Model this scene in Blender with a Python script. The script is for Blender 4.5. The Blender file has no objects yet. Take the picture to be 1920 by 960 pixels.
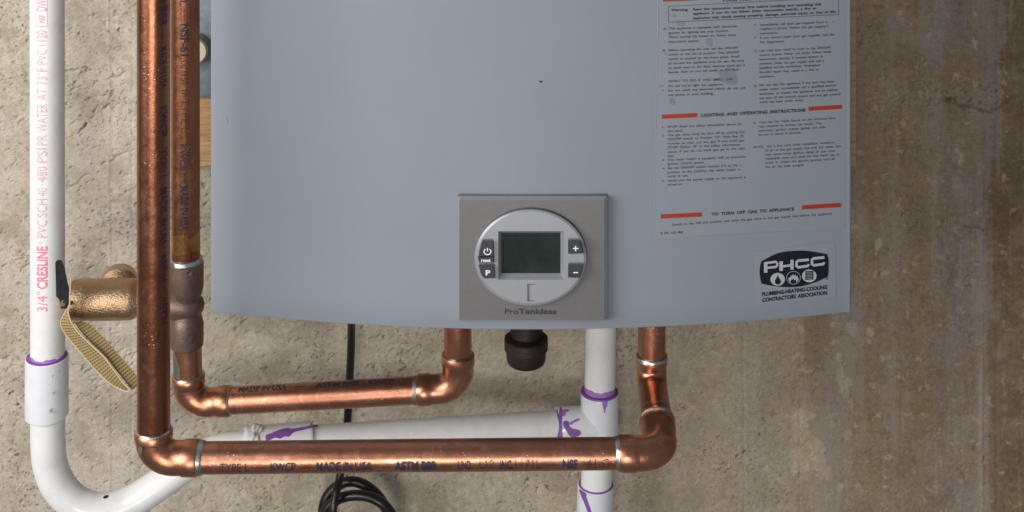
import bpy, bmesh, math, random
import numpy as np
from mathutils import Vector

random.seed(7)
sc = bpy.context.scene
COL = sc.collection

# ------------------------------------------------------------------ camera
F, HZ, CAMD, C = 2700.0, -650.0, 1.31, 0.87      # focal length (px of 1920), horizon row, metres to the wall, height proportion
ZC = 1.5 / C
cam_d = bpy.data.cameras.new('camera')
cam = bpy.data.objects.new('camera', cam_d); COL.objects.link(cam)
cam.location = (0, -CAMD, 1.5)
cam.rotation_euler = (math.radians(90), 0, 0)
cam_d.sensor_width = 36; cam_d.lens = F / 1920 * 36
cam_d.shift_y = -(480 - HZ) / 1920
cam_d.clip_start = 0.05; cam_d.clip_end = 50
sc.camera = cam

# ------------------------------------------------------------------ world, lamps, exposure
w = bpy.data.worlds.new('World'); sc.world = w; w.use_nodes = True
bg = w.node_tree.nodes['Background']
bg.inputs[0].default_value = (0.80, 0.82, 0.88, 1); bg.inputs[1].default_value = 0.18

def area(name, loc, target, sx, sy, power, col):
    d = bpy.data.lights.new(name, 'AREA'); d.shape = 'RECTANGLE'; d.size = sx; d.size_y = sy
    d.energy = power; d.color = col
    o = bpy.data.objects.new(name, d); COL.objects.link(o); o.location = loc
    o.rotation_euler = (Vector(target) - Vector(loc)).to_track_quat('-Z', 'Y').to_euler()
    return o
area('window_light', (-1.12, -1.22, 1.55), (-0.15, 0, 1.0), 0.95, 0.95, 23.0, (1.0, 0.98, 0.96))
area('front_fill', (-0.15, -2.00, 1.02), (0.0, 0, 0.9), 0.30, 0.30, 10.5, (1.0, 0.97, 0.93))  # added frontal fill, also gives the small glints on the elbows
sc.view_settings.view_transform = 'Standard'; sc.view_settings.look = 'None'
sc.view_settings.exposure = 0; sc.view_settings.gamma = 1
sc.cycles.max_bounces = 6; sc.cycles.use_denoising = True

# ------------------------------------------------------------------ helpers
def P(px, py, d):
    """the point that photo pixel (px, py) shows when it lies d metres in front of the lens (height not yet in proportion)"""
    return np.array([(px - 960) * d / F, d - CAMD, ZC - (py - HZ) * d / (F * C)])

def thing(name, label, cat, loc, group=None):
    o = bpy.data.objects.new(name, None); COL.objects.link(o)
    l = np.array(loc, float); o.location = (l[0], l[1], l[2] * C)
    o.empty_display_size = 0.02
    o['label'] = label; o['category'] = cat
    if group: o['group'] = group
    return o

def root_of(o):
    while o.parent: o = o.parent
    return o

def mk(name, pieces, parent=None, label=None, kind=None, cat=None, smooth=40, loc=None, group=None):
    """pieces: list of (verts, faces, material[, uvs]) -> one mesh object"""
    if isinstance(pieces, tuple): pieces = [pieces]
    V, Fc, MI, UV, mats = [], [], [], [], []
    n = 0
    for p in pieces:
        v = np.array(p[0], float).reshape(-1, 3); m = p[2]
        if m not in mats: mats.append(m)
        V.append(v); Fc += [tuple(int(i) + n for i in f) for f in p[1]]
        MI += [mats.index(m)] * len(p[1])
        UV.append(np.array(p[3], float) if len(p) > 3 and p[3] is not None else np.zeros((len(v), 2)))
        n += len(v)
    V = np.concatenate(V); UV = np.concatenate(UV)
    V = V * np.array([1, 1, C])
    org = np.zeros(3)
    if parent: org = np.array(root_of(parent).location)
    elif loc is not None: org = np.array([loc[0], loc[1], loc[2] * C])
    V = V - org
    me = bpy.data.meshes.new(name); me.from_pydata(V.tolist(), [], Fc)
    for m in mats: me.materials.append(m)
    me.polygons.foreach_set('material_index', MI)
    uvl = me.uv_layers.new(name='UVMap')
    li = np.zeros(len(me.loops), dtype=np.int32); me.loops.foreach_get('vertex_index', li)
    uvl.data.foreach_set('uv', UV[li].astype(np.float32).ravel())
    if smooth:
        me.polygons.foreach_set('use_smooth', [True] * len(me.polygons))
        me.set_sharp_from_angle(angle=math.radians(smooth))
    me.update()
    o = bpy.data.objects.new(name, me); COL.objects.link(o)
    if parent: o.parent = parent
    else: o.location = org
    if label: o['label'] = label
    if kind: o['kind'] = kind
    if cat: o['category'] = cat
    if group: o['group'] = group
    return o

def frames(path):
    path = np.array(path, float)
    t = np.gradient(path, axis=0); t /= np.linalg.norm(t, axis=1)[:, None]
    n = np.array([0, 1.0, 0]) - t[0] * t[0][1]
    if np.linalg.norm(n) < 0.2: n = np.array([0, 0, 1.0]) - t[0] * t[0][2]
    n /= np.linalg.norm(n)
    N = [n]
    for i in range(1, len(path)):
        n = n - t[i] * np.dot(n, t[i]); n /= np.linalg.norm(n); N.append(n)
    N = np.array(N)
    return path, t, N, np.cross(t, N)

def sweep(path, rad, seg=36, cap=True, sq=None, wob=0.0):
    path, t, N, B = frames(path)
    rad = np.full(len(path), float(rad)) if np.isscalar(rad) else np.array(rad, float)
    L = np.concatenate([[0], np.cumsum(np.linalg.norm(np.diff(path, axis=0), axis=1))])
    V, U = [], []
    for i in range(len(path)):
        for k in range(seg + 1):
            a = 2 * math.pi * k / seg
            r = rad[i] + wob * math.sin(3 * a + i) * math.sin(1.7 * i + a)
            V.append(path[i] + r * (math.cos(a) * N[i] + math.sin(a) * B[i])); U.append((L[i], k / seg))
    Fc = []
    for i in range(len(path) - 1):
        for k in range(seg):
            a = i * (seg + 1) + k
            Fc.append((a, a + 1, a + seg + 2, a + seg + 1))
    if cap:
        V.append(path[0]); U.append((0, 0)); c0 = len(V) - 1
        V.append(path[-1]); U.append((L[-1], 0)); c1 = len(V) - 1
        e = (len(path) - 1) * (seg + 1)
        for k in range(seg):
            Fc.append((c0, k + 1, k)); Fc.append((c1, e + k, e + k + 1))
    return V, Fc, U

def line(a, b, n=2):
    a, b = np.array(a), np.array(b)
    return [a + (b - a) * i / (n - 1) for i in range(n)]

def fillet(A, K, B, r, n=14):
    A, K, B = map(np.array, (A, K, B))
    u = (A - K) / np.linalg.norm(A - K); v = (B - K) / np.linalg.norm(B - K)
    ang = math.acos(np.clip(np.dot(u, v), -1, 1)); t = r / math.tan(ang / 2)
    t = min(t, 0.95 * np.linalg.norm(A - K), 0.95 * np.linalg.norm(B - K)); r = t * math.tan(ang / 2)
    c = K + (u + v) / np.linalg.norm(u + v) * r / math.sin(ang / 2)
    p0, p1 = K + u * t - c, K + v * t - c
    om = math.acos(np.clip(np.dot(p0, p1) / r / r, -1, 1))
    return [c + (math.sin((1 - s) * om) * p0 + math.sin(s * om) * p1) / math.sin(om) for s in np.linspace(0, 1, n)]

def along(p, q, dist):
    p, q = np.array(p), np.array(q)
    return p + (q - p) / np.linalg.norm(q - p) * dist

def smooth_path(pts, n=12):
    pts = [np.array(p, float) for p in pts]
    pts = [2 * pts[0] - pts[1]] + pts + [2 * pts[-1] - pts[-2]]
    out = []
    for i in range(1, len(pts) - 2):
        p0, p1, p2, p3 = pts[i - 1:i + 3]
        for k in range(n):
            t = k / n
            out.append(0.5 * ((2 * p1) + (-p0 + p2) * t + (2 * p0 - 5 * p1 + 4 * p2 - p3) * t * t + (-p0 + 3 * p1 - 3 * p2 + p3) * t ** 3))
    out.append(pts[-2])
    return out

def box(a, b, mat, bev=0.0):
    bm = bmesh.new(); bmesh.ops.create_cube(bm, size=1)
    a, b = np.minimum(a, b), np.maximum(a, b)
    for v in bm.verts:
        v.co = Vector([(a[i] + b[i]) / 2 + v.co[i] * (b[i] - a[i]) for i in range(3)])
    if bev: bmesh.ops.bevel(bm, geom=bm.edges[:], offset=bev, segments=3, profile=0.5, affect='EDGES')
    return from_bm(bm, mat)

def from_bm(bm, mat):
    bm.verts.index_update()
    r = ([tuple(v.co) for v in bm.verts], [tuple(v.index for v in f.verts) for f in bm.faces], mat)
    bm.free(); return r

def prism(poly, d0, d1, mat, inset=0.0, side=None):
    """poly in photo pixels; a solid from distance d0 (back) to d1 (front), front face drawn in by inset px"""
    n = len(poly); c = np.mean(poly, axis=0)
    fr = []
    for x, y in poly:
        q = np.array([x, y]); v = c - q; L = np.linalg.norm(v)
        fr.append(q + v / L * inset)
    V = [P(x, y, d0) for x, y in poly] + [P(x, y, d0 + (d1 - d0) * 0.7) for x, y in [tuple(p + (q - p) * 0.15) for p, q in zip(np.array(poly), fr)]] + [P(x, y, d1) for x, y in fr]
    Fc = [tuple(range(2 * n, 3 * n))]
    for r in (0, 1):
        for i in range(n):
            j = (i + 1) % n
            Fc.append((r * n + i, r * n + j, (r + 1) * n + j, (r + 1) * n + i))
    return V, Fc, mat

def fill(loops):
    """flat polygon (first loop) with holes -> (2D verts, triangles)"""
    bm = bmesh.new(); ed = []
    for L in loops:
        vs = [bm.verts.new((x, y, 0)) for x, y in L]
        for i in range(len(vs)): ed.append(bm.edges.new((vs[i], vs[(i + 1) % len(vs)])))
    bmesh.ops.triangle_fill(bm, use_beauty=True, use_dissolve=False, edges=ed)
    bm.verts.index_update()
    V = np.array([(v.co.x, v.co.y) for v in bm.verts]); Fc = [tuple(v.index for v in f.verts) for f in bm.faces]
    bm.free(); return V, Fc

_tc = {}
def text_geo(s, bold=0.0, cuts=0):
    """flat letters: x runs 0..1, capitals are 1 high"""
    key = (s, bold, cuts)
    if key in _tc: return _tc[key]
    cu = bpy.data.curves.new('t', 'FONT'); cu.body = s; cu.resolution_u = 3; cu.offset = bold; cu.space_word = 1.7 if len(s) > 12 else 1.0
    o = bpy.data.objects.new('t', cu); COL.objects.link(o)
    bpy.context.view_layer.update()
    me = o.evaluated_get(bpy.context.evaluated_depsgraph_get()).to_mesh()
    bm = bmesh.new(); bm.from_mesh(me)
    bmesh.ops.triangulate(bm, faces=bm.faces[:])
    if cuts:
        for i in range(1, cuts):
            bmesh.ops.bisect_plane(bm, geom=bm.verts[:] + bm.edges[:] + bm.faces[:], plane_co=(0, -0.2 + 1.0 * i / cuts, 0), plane_no=(0, 1, 0))
    bm.verts.index_update()
    V = np.array([(v.co.x, v.co.y) for v in bm.verts]); Fc = [tuple(v.index for v in f.verts) for f in bm.faces]
    bm.free(); o.to_mesh_clear() if False else None
    bpy.data.objects.remove(o); bpy.data.curves.remove(cu)
    V[:, 0] = (V[:, 0] - V[:, 0].min()) / max(1e-6, (V[:, 0].max() - V[:, 0].min())); V[:, 1] /= 0.729
    _tc[key] = (V, Fc); return V, Fc

def cyl_map(A, B, r, flat, faces, mat, flip=1):
    """wrap flat (s along A->B in metres, v round the pipe in metres from the side facing the room)"""
    A, B = np.array(A), np.array(B); t = (B - A) / np.linalg.norm(B - A)
    n = np.array([0, -1.0, 0]); n = n - t * np.dot(n, t); n /= np.linalg.norm(n); b = np.cross(t, n) * flip
    V = [A + t * s + r * (math.cos(v / r) * n + math.sin(v / r) * b) for s, v in flat]
    return V, faces, mat

def cyl_patch(A, B, r, poly, mat, flip=1, soft=0):
    """poly of (s in m, angle in degrees)"""
    pts = [(s, math.radians(a) * r) for s, a in poly]
    for _ in range(soft):
        q = []
        for i in range(len(pts)):
            a_, b_ = pts[i], pts[(i + 1) % len(pts)]
            q += [(a_[0] * .75 + b_[0] * .25, a_[1] * .75 + b_[1] * .25), (a_[0] * .25 + b_[0] * .75, a_[1] * .25 + b_[1] * .75)]
        pts = q
    bm = bmesh.new(); vs = [bm.verts.new((x, y, 0)) for x, y in pts]; f = bm.faces.new(vs)
    bmesh.ops.triangulate(bm, faces=[f])
    lo, hi = min(p[1] for p in pts), max(p[1] for p in pts)
    n = max(2, int((hi - lo) / (r * 0.2)))
    for i in range(1, n):
        bmesh.ops.bisect_plane(bm, geom=bm.verts[:] + bm.edges[:] + bm.faces[:], plane_co=(0, lo + (hi - lo) * i / n, 0), plane_no=(0, 1, 0))
    bm.verts.index_update()
    V = [(v.co.x, v.co.y) for v in bm.verts]; Fc = [tuple(v.index for v in g.verts) for g in bm.faces]; bm.free()
    return cyl_map(A, B, r, V, Fc, mat, flip)

def cyl_text(A, B, r, s, s0, s1, v0, h, mat, bold=0.0, flip=1):
    V, Fc = text_geo(s, bold, 8)
    return cyl_map(A, B, r, np.stack([s0 + V[:, 0] * (s1 - s0), v0 + V[:, 1] * h], 1), Fc, mat, flip)

# ------------------------------------------------------------------ materials
def nodes(name):
    m = bpy.data.materials.new(name); m.use_nodes = True
    nt = m.node_tree; b = nt.nodes['Principled BSDF']
    return m, nt, b
def N(nt, t, **k):
    n = nt.nodes.new(t)
    for a, v in k.items():
        if a.startswith('i_'):
            n.inputs[int(a[2:]) if a[2:].isdigit() else a[2:].replace('_', ' ')].default_value = v
        else: setattr(n, a, v)
    return n
def ramp(nt, src, stops):
    r = nt.nodes.new('ShaderNodeValToRGB'); e = r.color_ramp.elements
    while len(e) > 1: e.remove(e[-1])
    e[0].position, c = stops[0][0], stops[0][1]; e[0].color = (*c, 1) if len(c) == 3 else c
    for p, c in stops[1:]:
        x = e.new(p); x.color = (*c, 1)
    nt.links.new(src, r.inputs[0]); return r.outputs[0]
def noise(nt, scale, detail=4, rough=0.6, vec=None, stretch=None, dist=0.0):
    n = N(nt, 'ShaderNodeTexNoise'); n.inputs['Scale'].default_value = scale; n.inputs['Detail'].default_value = detail
    n.inputs['Roughness'].default_value = rough; n.inputs['Distortion'].default_value = dist
    if vec is None:
        tc = N(nt, 'ShaderNodeTexCoord'); vec = tc.outputs['Object']
    if stretch:
        mp = N(nt, 'ShaderNodeMapping'); mp.inputs['Scale'].default_value = stretch
        nt.links.new(vec, mp.inputs[0]); vec = mp.outputs[0]
    nt.links.new(vec, n.inputs['Vector']); return n.outputs[0]
def mixc(nt, fac, a, b, mode='MIX'):
    m = N(nt, 'ShaderNodeMix', data_type='RGBA', blend_type=mode)
    for i, x in ((0, fac), (6, a), (7, b)):
        if isinstance(x, (int, float)): m.inputs[i].default_value = x
        elif isinstance(x, tuple): m.inputs[i].default_value = (*x, 1)
        else: nt.links.new(x, m.inputs[i])
    return m.outputs[2]
def bump(nt, b, h, strength, dist=0.001, prev=None):
    n = N(nt, 'ShaderNodeBump'); n.inputs['Strength'].default_value = strength; n.inputs['Distance'].default_value = dist
    nt.links.new(h, n.inputs['Height'])
    if prev is not None: nt.links.new(prev, n.inputs['Normal'])
    nt.links.new(n.outputs[0], b.inputs['Normal']); return n.outputs[0]

def copper(name, base, dark, warm, r0=0.26, r1=0.46, spots=0.35):
    m, nt, b = nodes(name)
    uv = N(nt, 'ShaderNodeUVMap').outputs[0]
    big = noise(nt, 28, 4, 0.6)
    streak = noise(nt, 9, 3, 0.6, vec=uv, stretch=(2.0, 3.2, 1))
    c = mixc(nt, ramp(nt, big, [(0.35, (0, 0, 0)), (0.65, (1, 1, 1))]), base, dark)
    c = mixc(nt, ramp(nt, streak, [(0.52, (0, 0, 0)), (0.66, (1, 1, 1))]), c, warm)
    gold = ramp(nt, noise(nt, 55, 3, 0.55, dist=0.8), [(0.56, (0, 0, 0)), (0.68, (0.32,) * 3)])
    c = mixc(nt, gold, c, (base[0] * 0.92, base[1] * 1.08, base[2] * 0.62))
    pink = ramp(nt, noise(nt, 38, 5, 0.7, stretch=(1, 1.3, 0.8), dist=1.2), [(0.57, (0, 0, 0)), (0.60, (0.55,) * 3)])
    c = mixc(nt, pink, c, (min(.8, base[0] * 1.18), base[1] * 1.35, base[2] * 1.5))
    # water spots and pale specks dried on the tube
    vo = N(nt, 'ShaderNodeTexVoronoi'); vo.inputs['Scale'].default_value = 330
    tc = N(nt, 'ShaderNodeTexCoord'); nt.links.new(tc.outputs['Object'], vo.inputs['Vector'])
    sp = ramp(nt, vo.outputs['Distance'], [(0.16, (1, 1, 1)), (0.24, (0, 0, 0))])
    msk = ramp(nt, noise(nt, 60, 3, 0.6), [(0.50, (0, 0, 0)), (0.60, (spots,) * 3)])
    f = mixc(nt, 1.0, sp, msk, 'MULTIPLY')
    c = mixc(nt, f, c, (0.86, 0.60, 0.46))
    nt.links.new(c, b.inputs['Base Color'])
    b.inputs['Metallic'].default_value = 1.0
    rr = N(nt, 'ShaderNodeMapRange'); rr.inputs[1].default_value = 0.3; rr.inputs[2].default_value = 0.7
    rr.inputs[3].default_value = r0; rr.inputs[4].default_value = r1
    nt.links.new(noise(nt, 90, 4, 0.7), rr.inputs[0]); nt.links.new(rr.outputs[0], b.inputs['Roughness'])
    p = bump(nt, b, noise(nt, 160, 4, 0.6), 0.25, 0.0008)
    p = bump(nt, b, f, 0.5, 0.0004, p)
    bump(nt, b, noise(nt, 30, 4, 0.7, vec=uv, stretch=(0.6, 14, 1)), 0.12, 0.0006, p)
    return m
M = {}
M['copper'] = copper('copper', (0.56, 0.255, 0.165), (0.48, 0.205, 0.125), (0.52, 0.22, 0.12), 0.28, 0.40)
M['copper_dull'] = copper('copper_dull', (0.38, 0.155, 0.09), (0.27, 0.105, 0.06), (0.36, 0.15, 0.085), 0.24, 0.36, 0.3)
M['copper_rear'] = copper('copper_rear', (0.40, 0.17, 0.095), (0.30, 0.12, 0.07), (0.44, 0.20, 0.08), 0.24, 0.42, 0.2)
M['copper_fitting'] = copper('copper_fitting', (0.58, 0.27, 0.175), (0.49, 0.21, 0.13), (0.55, 0.26, 0.13), 0.26, 0.40, 0.2)
M['copper_heat'] = copper('copper_heat', (0.62, 0.36, 0.10), (0.48, 0.22, 0.07), (0.66, 0.40, 0.13), 0.25, 0.4, 0.2)
M['copper_pale'] = copper('copper_pale', (0.72, 0.45, 0.36), (0.62, 0.33, 0.24), (0.70, 0.40, 0.28), 0.22, 0.38, 0.1)

def simple(name, col, rough, metal=0.0, bs=0, bstr=0.1, var=0.0, vs=40, coat=0.0, spec=0.5, bd=0.0005):
    m, nt, b = nodes(name)
    if var:
        c2 = tuple(x * (1 - var) for x in col)
        nt.links.new(mixc(nt, ramp(nt, noise(nt, vs, 5, 0.65), [(0.35, (0, 0, 0)), (0.65, (1, 1, 1))]), col, c2), b.inputs['Base Color'])
    else: b.inputs['Base Color'].default_value = (*col, 1)
    b.inputs['Roughness'].default_value = rough; b.inputs['Metallic'].default_value = metal
    b.inputs['Coat Weight'].default_value = coat; b.inputs['Specular IOR Level'].default_value = spec
    if bs: bump(nt, b, noise(nt, bs, 4, 0.6), bstr, bd)
    M[name] = m; return m
simple('solder', (0.62, 0.61, 0.57), 0.33, 1.0, 250, 0.5, 0.35, 120, bd=0.0008)
simple('solder_grey', (0.36, 0.34, 0.31), 0.5, 1.0, 250, 0.5, 0.3, 120)
simple('paint', (0.246, 0.272, 0.312), 0.55, 0.0, 900, 0.14, 0.05, 9, bd=0.0002, spec=0.32)
simple('paint_edge', (0.25, 0.27, 0.34), 0.4)
simple('label_film', (0.247, 0.272, 0.311), 0.52, 0.0, 120, 0.05, 0.03, 30)
simple('label_edge', (0.34, 0.36, 0.40), 0.4)
simple('label_bubble', (0.185, 0.208, 0.24), 0.5)
simple('print_black', (0.022, 0.025, 0.035), 0.5)
simple('print_red', (0.34, 0.032, 0.015), 0.45)
simple('print_navy', (0.008, 0.011, 0.022), 0.45, spec=0.25)
simple('print_silver', (0.42, 0.43, 0.45), 0.35)
simple('panel_grey', (0.160, 0.158, 0.158), 0.42, 0.25, 1500, 0.12, 0.08, 500, bd=0.0002)
simple('dial_silver', (0.335, 0.345, 0.37), 0.36, 0.3, 1500, 0.06, 0.03, 300, bd=0.0002)
simple('bevel_highlight', (0.36, 0.37, 0.39), 0.3, 0.3)  # lighter than the panel, paints the highlight along its bevelled edge
simple('lcd', (0.024, 0.036, 0.031), 0.10, 0.0, 0, 0, 0.4, 60)
simple('button_dark', (0.030, 0.038, 0.047), 0.35, 0.0, 900, 0.05)
simple('button_mark', (0.80, 0.82, 0.84), 0.4)
simple('brand_ink', (0.035, 0.037, 0.045), 0.4)
simple('cast_brass_dark', (0.29, 0.20, 0.16), 0.45, 0.75, 600, 0.4, 0.30, 60, bd=0.0006)
simple('cast_bronze', (0.56, 0.375, 0.22), 0.32, 0.95, 800, 0.75, 0.25, 120, bd=0.0009)
simple('steel_lever', (0.15, 0.16, 0.17), 0.30, 1.0, 100, 0.1, 0.5, 60)
simple('brass', (0.70, 0.55, 0.22), 0.3, 1.0)
simple('black_plastic', (0.007, 0.007, 0.008), 0.33, 0.0, 200, 0.1)
simple('black_iron', (0.028, 0.017, 0.013), 0.5, 0.2, 300, 0.4, 0.4, 80)
simple('galvanized', (0.30, 0.36, 0.40), 0.5, 0.55, 300, 0.1, 0.45, 70)
simple('cream_plug', (0.72, 0.68, 0.50), 0.5, 0, 200, 0.2, 0.15, 60)
simple('plug_rim', (0.20, 0.22, 0.10), 0.5)
simple('casing', (0.30, 0.33, 0.38), 0.45)
simple('dark_speck', (0.02, 0.02, 0.02), 0.5)
simple('pvc_glue', (0.70, 0.69, 0.64), 0.25, 0, 260, 0.8, 0.1, 200, bd=0.002)
# white pvc, faintly dusty
def pvc(name, col, rough):
    m, nt, b = nodes(name)
    d = ramp(nt, noise(nt, 55, 6, 0.7), [(0.48, (0, 0, 0)), (0.80, (0.55,) * 3)])
    nt.links.new(mixc(nt, d, col, tuple(x * 0.72 for x in col)), b.inputs['Base Color'])
    b.inputs['Roughness'].default_value = rough; b.inputs['Subsurface Weight'].default_value = 0.04
    b.inputs['Subsurface Radius'].default_value = (0.004, 0.003, 0.002); b.inputs['Subsurface Scale'].default_value = 0.3
    bump(nt, b, noise(nt, 120, 3, 0.6), 0.08, 0.0006); M[name] = m
pvc('pvc_white', (0.80, 0.80, 0.79), 0.30)
pvc('pvc_fitting', (0.76, 0.77, 0.80), 0.24)
pvc('pvc_ivory', (0.83, 0.83, 0.80), 0.36)
# glassy drops
m, nt, b = nodes('water'); b.inputs['Transmission Weight'].default_value = 1.0; b.inputs['Roughness'].default_value = 0.02; b.inputs['IOR'].default_value = 1.33; M['water'] = m
# worn ink: breaks up with noise
def ink(name, col, lo, hi, sc=500, base=0.0):
    m, nt, b = nodes(name); b.inputs['Base Color'].default_value = (*col, 1); b.inputs['Roughness'].default_value = 0.5
    a = ramp(nt, noise(nt, sc, 4, 0.7), [(lo, (base,) * 3), (hi, (1, 1, 1))])
    nt.links.new(a, b.inputs['Alpha']); M[name] = m
ink('ink_blue', (0.022, 0.022, 0.045), 0.30, 0.50, 700, 0.25)
ink('ink_blue_faint', (0.04, 0.025, 0.04), 0.38, 0.62, 600, 0.1)
ink('ink_pink', (0.85, 0.22, 0.36), 0.24, 0.50, 900, 0.35)
ink('ink_pink_pale', (0.85, 0.33, 0.44), 0.34, 0.66, 900, 0.15)
ink('purple', (0.24, 0.08, 0.39), 0.30, 0.56, 300, 0.55)
ink('purple_light', (0.40, 0.17, 0.60), 0.36, 0.60, 300, 0.45)
# pine board
m, nt, b = nodes('pine')
g = noise(nt, 30, 5, 0.6, stretch=(1.2, 1, 14), dist=0.6)
nt.links.new(ramp(nt, g, [(0.3, (0.58, 0.38, 0.19)), (0.55, (0.46, 0.28, 0.12)), (0.75, (0.32, 0.17, 0.06))]), b.inputs['Base Color'])
b.inputs['Roughness'].default_value = 0.6; bump(nt, b, g, 0.3, 0.0005); M['pine'] = m
# tag paper with a printed grid of tiny lines
m, nt, b = nodes('tag_paper')
uvn = N(nt, 'ShaderNodeUVMap').outputs[0]
br = N(nt, 'ShaderNodeTexBrick'); br.offset = 0.0
nt.links.new(uvn, br.inputs['Vector']); br.inputs['Scale'].default_value = 1.0
br.inputs['Brick Width'].default_value = 0.19; br.inputs['Row Height'].default_value = 1.0; br.inputs['Mortar Size'].default_value = 0.035
br.inputs['Color1'].default_value = (0.11, 0.085, 0.035, 1); br.inputs['Color2'].default_value = (0.15, 0.11, 0.05, 1)
br.inputs['Mortar'].default_value = (0.34, 0.25, 0.11, 1)
mp = N(nt, 'ShaderNodeMapping'); mp.inputs['Scale'].default_value = (1, 1, 1)
sx = N(nt, 'ShaderNodeSeparateXYZ'); nt.links.new(uvn, sx.inputs[0])
ma = N(nt, 'ShaderNodeMath', operation='FRACT'); nt.links.new(sx.outputs[1], ma.inputs[0])
mb = N(nt, 'ShaderNodeMath', operation='GREATER_THAN'); mb.inputs[1].default_value = 0.5; nt.links.new(ma.outputs[0], mb.inputs[0])
bx0 = N(nt, 'ShaderNodeMath', operation='SUBTRACT'); bx0.inputs[1].default_value = 0.5; nt.links.new(sx.outputs[0], bx0.inputs[0])
bx1 = N(nt, 'ShaderNodeMath', operation='ABSOLUTE'); nt.links.new(bx0.outputs[0], bx1.inputs[0])
bx2 = N(nt, 'ShaderNodeMath', operation='LESS_THAN'); bx2.inputs[1].default_value = 0.43; nt.links.new(bx1.outputs[0], bx2.inputs[0])
mm = N(nt, 'ShaderNodeMath', operation='MULTIPLY'); nt.links.new(mb.outputs[0], mm.inputs[0]); nt.links.new(bx2.outputs[0], mm.inputs[1])
nt.links.new(mixc(nt, mm.outputs[0], (0.42, 0.30, 0.135), br.outputs[0]), b.inputs['Base Color'])
b.inputs['Roughness'].default_value = 0.45; M['tag_paper'] = m
simple('tag_edge', (0.66, 0.54, 0.30), 0.45)

# ------------------------------------------------------------------ the wall
def perlin(x, y, seed):
    xi = np.floor(x).astype(np.int64); yi = np.floor(y).astype(np.int64); xf = x - xi; yf = y - yi
    def g(i, j):
        h = (i * 374761393 + j * 668265263 + seed * 1442695041) & 0xffffffff
        h = ((h ^ (h >> 13)) * 1274126177) & 0xffffffff
        a = (h ^ (h >> 16)) / 4294967296.0 * 2 * np.pi
        return np.cos(a), np.sin(a)
    u = xf ** 3 * (xf * (xf * 6 - 15) + 10); v = yf ** 3 * (yf * (yf * 6 - 15) + 10)
    def d(i, j):
        gx, gy = g(xi + i, yi + j); return gx * (xf - i) + gy * (yf - j)
    a = d(0, 0) + u * (d(1, 0) - d(0, 0)); b_ = d(0, 1) + u * (d(1, 1) - d(0, 1))
    return (a + v * (b_ - a)) * 1.5
def fbm(x, y, s, seed, oct=4, gain=0.5):
    r = 0; a = 1; t = 0
    for i in range(oct):
        r = r + a * perlin(x * s, y * s, seed + i * 17); t += a; a *= gain; s *= 2.07
    return r / t
def sst(a, b, x):
    t = np.clip((x - a) / (b - a), 0, 1); return t * t * (3 - 2 * t)
def wxz(px, py): return (px - 960) * CAMD / F, 1.5 - (py - HZ) * CAMD / F

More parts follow.
